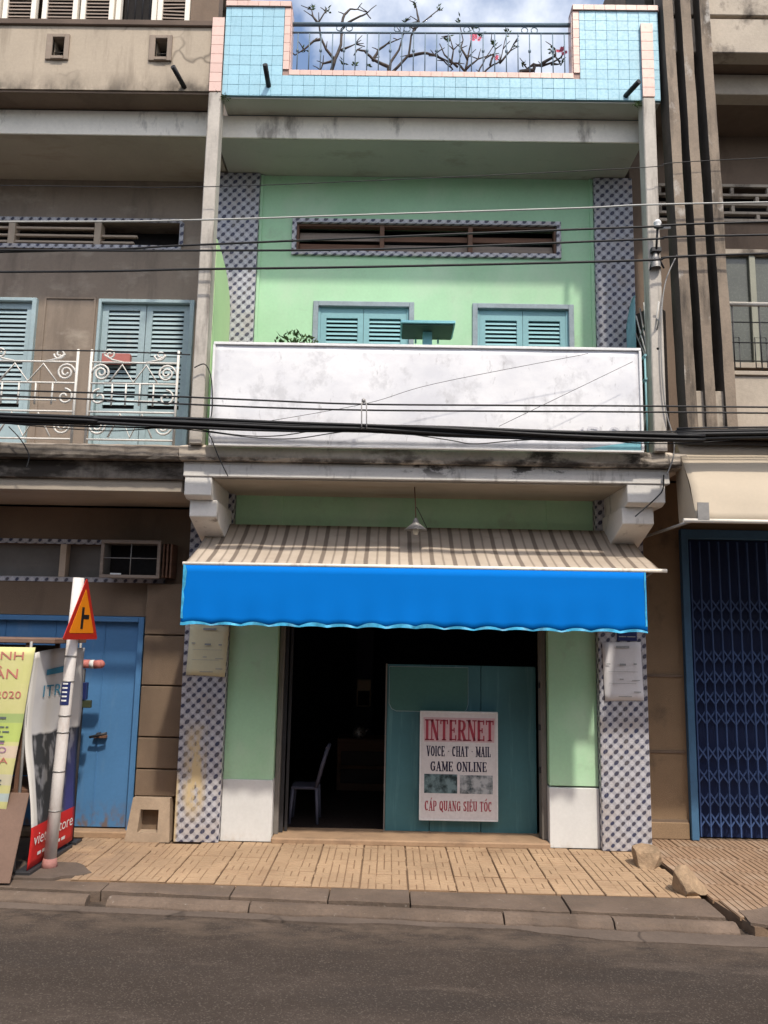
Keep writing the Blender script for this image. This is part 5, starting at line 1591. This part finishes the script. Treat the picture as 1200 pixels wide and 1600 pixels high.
# ================================================================== left house: railing, cage
def spiral(cx, cz, r, turns, a0, dirn, y, n=26):
    return [(cx + r * (1 - .80 * i / n) * math.cos(R(a0 + dirn * 360 * turns * i / n)), y, cz + r * (1 - .80 * i / n) * math.sin(R(a0 + dirn * 360 * turns * i / n))) for i in range(n + 1)]
def railing(x0, x1, lab):
    o = thing('balcony_railing', ((x0 + x1) / 2, -.72, 3.405), lab, 'railing', 'white scrolled railings on the tan house balcony')
    y = -.72
    I = mt['whiteiron']
    for xx in (x0, x1):
        MB().tube([(xx, y, 3.40), (xx, y, 4.26)], .012, 6).build('post', I, o)
    for zz in (4.145, 3.955, 3.70, 3.455):
        MB().tube([(x0, y, zz), (x1, y, zz)], .009, 6).build('rail', I, o)
    w = x1 - x0
    # upper scroll band
    for sx, d in ((x0, 1), (x1, -1)):
        MB().tube(spiral(sx + d * .095, 4.05, .08, 2.0, 180 if d > 0 else 0, -d, y), .010, 6).build('scroll', I, o)
        MB().tube(spiral(sx + d * .09, 3.83, .075, 1.2, 90, d, y), .010, 6).build('scroll', I, o)
        MB().tube(spiral(sx + d * .10, 3.575, .085, 2.0, 90, d, y), .010, 6).build('scroll', I, o)
    n = 4
    za = [(x0 + .17 + (w - .34) * i / n, y, 4.125 if i % 2 else 3.965) for i in range(n + 1)]
    MB().tube(za, .009, 6).build('zigzag', I, o)
    zb_ = [(x0 + .19 + (w - .38) * i / n, y, 3.685 if i % 2 else 3.475) for i in range(n + 1)]
    MB().tube(zb_, .009, 6).build('zigzag', I, o)
    for k in range(4):
        xx = x0 + .2 + (w - .4) * k / 3
        MB().tube([(xx, y, 3.955), (xx, y, 3.76)], .008, 6).build('bar', I, o)
    MB().tube([(x0 + .16, y, 3.80), (x1 - .16, y, 3.80)], .007, 6).build('rail', I, o)
    for sx, d in ((x0 + .16, 1), (x1 - .16, -1)):
        MB().tube(spiral(sx, 4.215, .05, 1.4, 180, -d, y) , .009, 6).build('scroll', I, o)
        MB().tube([(sx - d * .05, y, 4.215), (sx + d * .02, y, 4.17), (sx + d * .12, y, 4.148)], .009, 6).build('scroll', I, o)
railing(-2.90, -2.14, 'white scrolled iron railing panel in front of the right blue balcony door')
railing(-3.86, -3.02, 'white scrolled iron railing panel cut by the left picture edge')
pnl = thing('red_box', (-3.0, .18, 4.44), 'small faded red box fixed to the louvred blue balcony door', 'box')
MB().box(-3.14, -2.86, .13, .19, 4.435, 4.535).build('body', mt['maroonpanel'], pnl, .006)

ac = thing('window_cage', (-2.66, .0, 2.33), 'rusty boxed window cage with crossed bars on the tan house front', 'cage')
MB().box(-2.93, -2.40, -.02, .195, 2.33, 2.345).box(-2.93, -2.40, -.02, .195, 2.635, 2.65).box(-2.93, -2.915, -.02, .195, 2.345, 2.635).box(-2.415, -2.40, -.02, .195, 2.345, 2.635).box(-2.915, -2.415, .15, .17, 2.345, 2.635, 1).build('housing', [mt['jamb'], mt['dark']], ac)
for a in ((-2.945, -2.39, -.045, -.022, 2.635, 2.668), (-2.945, -2.39, -.045, -.022, 2.315, 2.345)):
    MB().box(*a).build('frame', mt['wood_pale'], ac, .003)
for a in ((-2.945, -2.915), (-2.42, -2.39)):
    MB().box(a[0], a[1], -.044, -.023, 2.3455, 2.6345).build('frame', mt['wood_pale'], ac, .003)
MB().tube([(-2.915, -.03, 2.50), (-2.42, -.03, 2.50)], .005, 5).build('cage_bar', mt['metal'], ac)
MB().tube([(-2.665, -.034, 2.345), (-2.665, -.034, 2.635)], .005, 5).build('cage_bar', mt['metal'], ac)
for k in range(3):
    MB().box(-2.38 + .035 * k, -2.365 + .035 * k, -.0, .195, 2.33, 2.645).build('side_bar', mt['wood'], ac)
MB().box(-2.85, -2.75, -.028, -.02, 2.347, 2.36).build('latch', mt['alu'], ac)

# ================================================================== right house: awning and railing
ca = thing('cream_awning', (3.4, -.6, 2.77), 'plain cream cloth awning over the blue folding gate', 'awning')
cv = MB()
vs, fs = [], []
nx, nt = 50, 10
for i in range(nx + 1):
    for j in range(nt + 1):
        t = j / nt
        x = 2.165 + (5.6 - 2.165) * i / nx
        y = -.72 - .38 * t - .05 * math.sin(math.pi * t)
        z = 3.50 + (2.79 - 3.50) * t + .012 * wob(x, t, 0, 1.6, 2) * t
        vs.append((x, y + .015 * wob(x, t * 2, 0, 2.0, 7), z))
for i in range(nx):
    for j in range(nt):
        a = i * (nt + 1) + j
        fs.append((a, a + 1, a + nt + 2, a + nt + 1))
cv.add(vs, fs, True)
c_ = cv.build('canopy', mt['creamcloth'], ca, recalc=False)
so = c_.modifiers.new('thick', 'SOLIDIFY'); so.thickness = .005
# folded side cheek, a grey repaired patch and the front bar
MB().add([(2.165, -.73, 3.50), (2.165, -.95, 3.14), (2.165, -1.10, 2.80), (2.20, -.62, 2.80), (2.185, -.60, 3.50)], [(0, 1, 2, 3, 4)]).build('side_cheek', mt['creamcloth'], ca, recalc=False)
MB().box(2.17, 2.26, -1.117, -1.108, 2.79, 2.93).build('repair_patch', mt['metal'], ca)
MB().tube([(2.06, -1.10, 2.785), (5.6, -1.10, 2.785)], .017, 8).build('front_bar', mt['beam'], ca)
MB().tube([(2.16, -.70, 3.51), (5.6, -.70, 3.51)], .03, 8).build('roller', mt['metal'], ca)
MB().tube([(2.12, .48, 2.80), (2.12, -1.08, 2.78)], .013, 6).build('awning_arm', mt['metal'], ca)

rr_ = thing('thin_railing', (3.6, -.58, 4.19), 'thin rusty iron railing on the concrete balcony wall at right', 'railing')
RI = mt['darkmetal']
MB().tube([(2.68, -.58, 4.83), (5.4, -.58, 4.83)], .022, 8).build('top_rail', mt['beam'], rr_)
for zz in (4.66, 4.47, 4.30):
    MB().tube([(2.66, -.58, zz), (5.4, -.58, zz)], .006, 5).build('rail', RI, rr_)
for k in range(12):
    xx = 2.76 + .24 * k
    MB().tube([(xx, -.58, 4.19), (xx, -.58, 4.82)], .006, 5).build('bar', RI, rr_)
    MB().tube([(xx - .05, -.575, 4.24), (xx - .05, -.575, 4.52), (xx + .05, -.575, 4.52), (xx + .05, -.575, 4.24), (xx - .05, -.575, 4.24)], .005, 5).build('motif', RI, rr_)

# ================================================================== roof terrace railing and plants
rt_ = thing('roof_railing', (.03, -.74, 6.91), 'blue-grey iron railing in the gap of the tiled parapet', 'railing')
MB().tube([(pn0, -.74, 7.44), (pn1, -.74, 7.465)], .019, 8).build('top_rail', mt['railblue'], rt_)
MB().tube([(pn0, -.74, 7.355), (pn1, -.74, 7.38)], .009, 6).build('rail', mt['railblue'], rt_)
nb = 24
for k in range(nb):
    xx = pn0 + .06 + (pn1 - pn0 - .12) * k / (nb - 1)
    dz = .025 * (xx - pn0) / (pn1 - pn0)
    MB().tube([(xx, -.74, 6.905), (xx, -.74, 7.355 + dz)], .0055, 5).build('bar', mt['railblue'], rt_)
    if k % 2 == 0:
        MB().lathe([(0, -.025), (.013, -.01), (.013, .01), (0, .025)], (xx, -.74, 7.17 + dz), 6).build('knob', mt['railblue'], rt_)
for k in (4, 9, 15, 20):
    xx = pn0 + .06 + (pn1 - pn0 - .12) * k / (nb - 1)
    for d in (-.045, .045):
        MB().tube([(xx + d + .03 * math.cos(R(a)), -.74, 7.407 + .03 * math.sin(R(a))) for a in range(0, 361, 40)], .005, 5).build('ring', mt['railblue'], rt_)

PL = {
 'left': ([[(-0.9, 7.0), (-0.9, 7.11), (-0.87, 7.25), (-0.82, 7.41), (-0.82, 7.58), (-0.75, 7.65), (-0.64, 7.71), (-0.58, 7.74), (-0.54, 7.67)],
           [(-0.82, 7.58), (-0.79, 7.71), (-0.74, 7.79), (-0.67, 7.79), (-0.57, 7.74)], [(-0.87, 7.25), (-0.96, 7.36), (-1.01, 7.47), (-1.03, 7.6), (-0.97, 7.71), (-0.96, 7.75)],
           [(-1.03, 7.6), (-1.09, 7.68), (-1.11, 7.76)], [(-1.01, 7.45), (-1.08, 7.43), (-1.17, 7.33), (-1.25, 7.27)], [(-0.87, 7.25), (-0.99, 7.24), (-1.01, 7.17)], [(-0.82, 7.34), (-0.68, 7.4)]],
          [(-.96, 7.76), (-1.11, 7.77), (-1.17, 7.34), (-.68, 7.19), (-.80, 7.2)], [], 'bare twisted frangipani with looping top branch, leftmost on the roof terrace', .020),
 'mid': ([[(-0.35, 7.0), (-0.35, 7.12), (-0.36, 7.18), (-0.44, 7.21), (-0.51, 7.24), (-0.59, 7.32), (-0.66, 7.33), (-0.69, 7.27)], [(-0.51, 7.24), (-0.46, 7.35), (-0.38, 7.4), (-0.28, 7.44)],
          [(-0.35, 7.13), (-0.34, 7.23), (-0.26, 7.38), (-0.23, 7.53), (-0.21, 7.65)], [(-0.35, 7.0), (-0.33, 7.12), (-0.17, 7.29), (-0.15, 7.48), (-0.12, 7.55), (-0.01, 7.67), (0.11, 7.79)],
          [(-0.12, 7.55), (-0.08, 7.63), (-0.1, 7.75), (-0.11, 7.82)], [(-0.17, 7.29), (-0.03, 7.29), (0.07, 7.27), (0.16, 7.22), (0.25, 7.15)]],
         [(-.11, 7.83), (.11, 7.80), (-.21, 7.66), (-.55, 7.18)], [], 'bare frangipani with two tall forked limbs rising above the roof railing', .022),
 'right': ([[(0.37, 7.0), (0.37, 7.12), (0.39, 7.28), (0.42, 7.44), (0.44, 7.57)], [(0.37, 7.12), (0.3, 7.19), (0.23, 7.18), (0.11, 7.25), (0.02, 7.26)], [(0.23, 7.15), (0.25, 7.31), (0.21, 7.46)],
            [(0.39, 7.26), (0.33, 7.39), (0.35, 7.49), (0.31, 7.65)], [(0.37, 7.05), (0.53, 7.13), (0.6, 7.2), (0.7, 7.26), (0.73, 7.39), (0.77, 7.55)], [(0.37, 7.05), (0.49, 7.13), (0.56, 7.29), (0.63, 7.42)], [(0.37, 7.14), (0.49, 7.26), (0.63, 7.32)],
            [(.30, 7.19), (.17, 7.30), (.12, 7.42)], [(.60, 7.2), (.66, 7.40), (.62, 7.5)], [(.70, 7.26), (.80, 7.38), (.83, 7.44)]],
           [(.44, 7.58), (.31, 7.66), (.52, 7.52), (.63, 7.43), (.21, 7.47), (.77, 7.55), (.83, 7.4)], [(.44, 7.5), (.47, 7.47), (.43, 7.46), (.66, 7.27)], 'many-stemmed thin frangipani with a pink bloom on the roof terrace', .016),
 'low': ([[(0.89, 7.0), (0.89, 7.14), (1.02, 7.15), (1.02, 7.21), (1.09, 7.19), (1.18, 7.22), (1.28, 7.29), (1.31, 7.36)], [(1.09, 7.19), (1.21, 7.27), (1.21, 7.35)], [(1.02, 7.21), (0.95, 7.17)], [(1.18, 7.22), (1.27, 7.22)]],
         [(1.2, 7.36), (1.28, 7.25), (.93, 7.2)], [(1.30, 7.37), (1.27, 7.35), (1.31, 7.33)], 'low leaning frangipani with pink flowers at right end of roof railing', .022),
}
for key, (br, leaves, fl, lab, r0) in PL.items():
    bx0, by0 = br[0][0][0], -.52
    o = thing('frangipani', (bx0, by0, 6.72), lab, 'plant', 'frangipani plants on the roof terrace')
    MB().lathe([(0, 0), (.10, 0), (.13, .24), (.14, .26), (.12, .26), (0, .24)], (bx0, by0, 6.72), 14).build('pot', mt['terracotta'], o)
    tk = MB()
    for k, b_ in enumerate(br):
        pts = [(x + .006 * wob(x, z, k, 12), by0 + .10 * wob(x, z, 0, 2.2, k) - .02, z) for x, z in b_]
        fine = []
        for p, q in zip(pts, pts[1:]):
            for s in range(3):
                t = s / 3
                fine.append(tuple(p[d] + (q[d] - p[d]) * t + (.006 * wob(p[0] + t, q[2], d, 9, k) if s else 0) for d in range(3)))
        fine.append(pts[-1])
        ra = r0 if k == 0 else r0 * .72
        n = len(fine)
        tk.tube(fine, [max(.0045, ra * (1 - .75 * i / (n - 1))) for i in range(n)], 6)
    # short twigs
    for k in range(26 if key != 'low' else 8):
        b_ = rd.choice(br); i = rd.randrange(1, len(b_))
        x, z = b_[i]
        if z < 7.12: continue
        d = Vector((rd.uniform(-1, 1), rd.uniform(-.5, .5), rd.uniform(-.1, 1))).normalized() * rd.uniform(.05, .12)
        yy = by0 + .10 * wob(x, z, 0, 2.2, br.index(b_)) - .02
        tk.tube([(x, yy, z), (x + d.x * .5, yy + d.y * .5, z + d.z * .6), (x + d.x, yy + d.y, z + d.z)], [.006, .0045, .003], 5)
    tk.build('trunk', mt['bark'], o)
    cr = MB()
    for (x, z) in leaves:
        for k in range(9):
            c = Vector((x, by0 - .02, z)) + Vector((rd.gauss(0, .008), rd.gauss(0, .02), rd.gauss(0, .008)))
            d = Vector((rd.uniform(-1, 1), rd.uniform(-.6, .6), rd.uniform(-.2, 1))).normalized()
            s = d.cross(Vector((rd.random(), rd.random() + .1, rd.random()))).normalized()
            L, W = rd.uniform(.025, .055), rd.uniform(.006, .011)
            cr.add([c, c + d * L * .5 + s * W, c + d * L, c + d * L * .5 - s * W], [(0, 1, 2, 3)])
    tag(cr.build('crown', mt['leaf'], o, recalc=False), kind='stuff')
    if fl:
        fb = MB()
        for (x, z) in fl:
            for q in range(4):
                c = Vector((x + rd.gauss(0, .014), by0 - .03, z + rd.gauss(0, .012)))
                for k in range(5):
                    a = 6.283 * k / 5 + q
                    d = Vector((math.cos(a), -.5, math.sin(a))).normalized(); s = d.cross(Vector((0, 1, 0))).normalized()
                    fb.add([c, c + d * .012 + s * .007, c + d * .022, c + d * .012 - s * .007], [(0, 1, 2, 3)])
        fb.build('flowers', mt['flower'], o, recalc=False)

# ================================================================== cables
def smooth(pts, n=8):
    P = [Vector(p) for p in pts]
    out = []
    for i in range(len(P) - 1):
        p0, p1, p2, p3 = P[max(i - 1, 0)], P[i], P[i + 1], P[min(i + 2, len(P) - 1)]
        for k in range(n):
            t = k / n
            out.append(.5 * ((2 * p1) + (-p0 + p2) * t + (2 * p0 - 5 * p1 + 4 * p2 - p3) * t * t + (-p0 + 3 * p1 - 3 * p2 + p3) * t ** 3))
    out.append(P[-1])
    return out
def cable(name, pts, r, mm, lab, y, grp='street cables across the fronts', ext=True, n=6):
    q = [(x, y, z) for x, z in pts]
    if ext:       # run on past both picture edges to the next poles
        a, b = q[0], q[1]; c, d = q[-1], q[-2]
        sl = (b[2] - a[2]) / (b[0] - a[0]); sr = (c[2] - d[2]) / (c[0] - d[0])
        q = [(-11, y, a[2] + sl * (-11 - a[0]) * .6)] + q + [(11, y, c[2] + sr * (11 - c[0]) * .6)]
    o = MB().tube(smooth(q), r, n).build(name, mm)
    return tag(o, lab, 'cable', grp)
cable('power_cable', [(-3.69, 5.31), (-2.03, 5.35), (-0.37, 5.43), (1.29, 5.51), (2.95, 5.59)], .0075, mt['cable_grey'], 'pale grey cable crossing above the brown transom', -.97)
cable('power_cable', [(-3.67, 5.03), (-2.02, 5.12), (-0.36, 5.22), (1.84, 5.345), (2.0, 5.345), (2.94, 5.41)], .009, mt['cable'], 'black cable tied to the white insulator on the right post', -.97)
cable('power_cable', [(-3.67, 5.04), (-2.01, 5.06), (-0.36, 5.1), (1.84, 5.22), (2.93, 5.28)], .009, mt['cable'], 'black cable skimming the lower edge of the brown transom', -.99)
cable('power_cable', [(-3.65, 4.85), (-2.0, 4.9), (-0.36, 4.95), (1.83, 5.04), (2.92, 5.12)], .010, mt['cable'], 'black cable crossing the green wall just above the teal shutters', -.97)
cable('thin_wire', [(-3.73, 5.66), (-2.05, 5.67), (-0.37, 5.76), (1.86, 5.91), (2.97, 6.02)], .0035, mt['cable'], 'thinnest and highest wire, just below the roof soffit', -.95)
cable('messenger_cable', [(-3.51, 3.78), (-2.44, 3.76), (-1.39, 3.73), (-0.51, 3.71), (0.71, 3.72), (2.8, 3.74)], .0075, mt['cable'], 'upper of two parallel black cables across the white signboard', -1.05)
cable('messenger_cable', [(-3.5, 3.73), (-2.44, 3.7), (-1.39, 3.67), (-0.51, 3.66), (0.71, 3.67), (2.8, 3.69)], .0075, mt['cable'], 'lower of two parallel black cables across the white signboard', -1.05)
bun = thing('cable_bundle', (0, -1.05, 3.5), 'thick sagging bundle of black cables across the bottom of the signboard', 'cable', 'street cables across the fronts')
BZ = [(-3.48, 3.54), (-2.69, 3.53), (-1.9, 3.52), (-1.12, 3.51), (-0.49, 3.51), (0.19, 3.495), (0.97, 3.48), (1.75, 3.48), (2.27, 3.49), (2.79, 3.53)]
for k in range(11):
    a = 2.4 * k; r_ = .008 + .0045 * k * .75
    pts = []
    for i, (x, z) in enumerate(BZ):
        sp_ = (1 + .9 * abs(x + .49) / 1.2) if abs(x + .49) < 1.2 else 1.9
        pts.append((x, -1.05 + r_ * math.cos(a + x * .6) * .9, z + r_ * math.sin(a + x * .6) * .62 * sp_ + .006 * wob(x, k, 0, 1.5, k)))
    pts = [(-11, -1.05 + r_ * math.cos(a), 3.7)] + pts + [(11, -1.05 + r_ * math.cos(a), 3.75)]
    MB().tube(smooth(pts, 6), rd.choice([.008, .010, .012, .014]), 6).build('strand', mt['cable'], bun)
for k, pts in enumerate(([(-2.2, 3.50), (-1.74, 3.45), (-1.37, 3.41), (-1.06, 3.41), (-0.75, 3.46), (-0.49, 3.50)], [(-0.33, 3.49), (0.19, 3.42), (0.4, 3.39), (0.71, 3.42), (1.23, 3.46)], [(-0.12, 3.50), (0.19, 3.45), (0.71, 3.44), (1.0, 3.46)],
                         [(-1.9, 3.48), (-1.5, 3.43), (-1.2, 3.43), (-.9, 3.48)], [(-3.48, 3.50), (-2.9, 3.46), (-2.5, 3.45), (-2.1, 3.49)], [(1.3, 3.46), (1.7, 3.42), (2.2, 3.43), (2.8, 3.50)])):
    MB().tube(smooth([(x, -1.055, z) for x, z in pts]), .0045, 5).build('loose_strand', mt['cable'], bun)
cl = thing('cable_clamp', (-.50, -1.06, 3.5), 'grey wire hanger tying the cable bundle to the two cables above', 'clamp')
for d in (-.018, .022):
    MB().tube([(-.50 + d * .4, -1.068, 3.735), (-.50 + d, -1.075, 3.70), (-.495 + d, -1.10, 3.53), (-.495 + d, -1.09, 3.49)], .006, 6).build('hanger', mt['metal'], cl)
MB().lathe([(0, -.02), (.016, -.012), (.016, .012), (0, .02)], (-.503, -1.065, 3.735), 10).build('clip', mt['metal'], cl)
cable('thin_wire', [(-1.38, 3.54), (-0.49, 3.72), (0.08, 3.9), (1.35, 4.18)], .0022, mt['cable'], 'hair-thin slanting wire rising right across the middle of the signboard', -1.03, ext=False, n=5)
cable('thin_wire', [(0.61, 3.55), (0.98, 3.74), (1.72, 4.12)], .0022, mt['cable'], 'hair-thin slanting wire across the right end of the signboard', -1.02, ext=False, n=5)
cable('thin_wire', [(-3.70, 4.12), (-2.74, 4.13), (-1.95, 4.11)], .006, mt['cable'], 'black wire across the tan balcony above the white railings', -1.05, ext=False)
cable('drop_cable', [(-3.48, 3.51), (-3.37, 3.4), (-3.29, 3.27), (-3.3, 3.16)], .005, mt['cable'], 'short drop cable curling over the tan balcony ledge', -.90, ext=False)
cable('drop_cable', [(-1.95, 4.05), (-1.86, 4.08), (-1.80, 3.95), (-1.78, 3.7), (-1.80, 3.50), (-1.77, 3.43), (-1.70, 3.27), (-1.62, 3.12)], .005, mt['cable'], 'dark lead looping down the left end of the signboard to the soffit', -.90, ext=False)
cable('drop_cable', [(2.19, 5.17), (2.07, 4.9), (2.02, 4.55), (2.01, 4.1), (2.03, 3.76), (2.08, 3.54), (2.09, 3.43), (2.07, 3.32), (2.02, 3.2)], 0.006, mt['metal'], 'grey lead running down the right party post to the corbel', -.875, ext=False)
cable('drop_cable', [(2.03, 3.22), (2.02, 3.10), (1.96, 3.02), (1.78, 2.86)], .006, mt['cable'], 'black lead looping over the right stepped corbel', -.77, ext=False)
ins = thing('insulator', (2.0, -.90, 5.2), 'white insulator and bracket near the top of the right party post', 'insulator')
MB().box(1.95, 2.035, -.905, -.855, 5.16, 5.20).build('bracket', mt['darkmetal'], ins, .003)
MB().tube([(1.99, -.90, 5.18), (1.99, -.95, 5.36)], .010, 6).build('pin', mt['darkmetal'], ins)
MB().lathe([(0, -.04), (.022, -.038), (.034, -.02), (.022, -.008), (.034, .005), (.030, .02), (.02, .034), (0, .038)], (1.99, -.95, 5.385), 14).build('cap', mt['alu'], ins)
MB().tube([(2.0, -.95, 5.345), (2.10, -.95, 5.355)], .012, 8).build('arm', mt['alu'], ins)
MB().tube([(1.99, -.87, 5.18), (1.94, -.87, 5.0)], .008, 6).tube([(1.99, -.87, 5.18), (2.06, -.87, 5.02)], .008, 6).build('stay', mt['darkmetal'], ins)
MB().lathe([(.045, -.10), (.038, -.03), (.016, .04), (.006, .08)], (1.99, -.87, 5.12), 12).build('cone', mt['metal'], ins)

# weeds rooted in the parapet joint
for wx, wy, wz, lab in ((-1.85, -.80, 6.62, 'tiny weed tuft at the lower left corner of the tiled parapet'), (1.90, -.79, 6.62, 'tiny weed tuft at the lower right corner of the tiled parapet')):
    o = thing('weed_tuft', (wx, wy, wz), lab, 'weed', 'weeds on the tiled parapet')
    wb = MB()
    for k in range(46):
        c = Vector((wx + rd.gauss(0, .02), wy - .02 + rd.gauss(0, .01), wz + rd.gauss(0, .015)))
        d = Vector((rd.uniform(-1, 1), rd.uniform(-.8, 0), rd.uniform(-1, .3))).normalized()
        s = d.cross(Vector((rd.random(), rd.random() + .1, rd.random()))).normalized()
        L, W = rd.uniform(.02, .06), rd.uniform(.003, .006)
        wb.add([c, c + d * L * .5 + s * W, c + d * L, c + d * L * .5 - s * W], [(0, 1, 2, 3)])
    tag(wb.build('foliage', mt['leaf'], o, recalc=False), kind='stuff')
    MB().tube([(wx, wy + .03, wz + .03), (wx, wy - .02, wz), (wx + .02, wy - .05, wz - .03)], .003, 5).build('stem', mt['bark'], o)
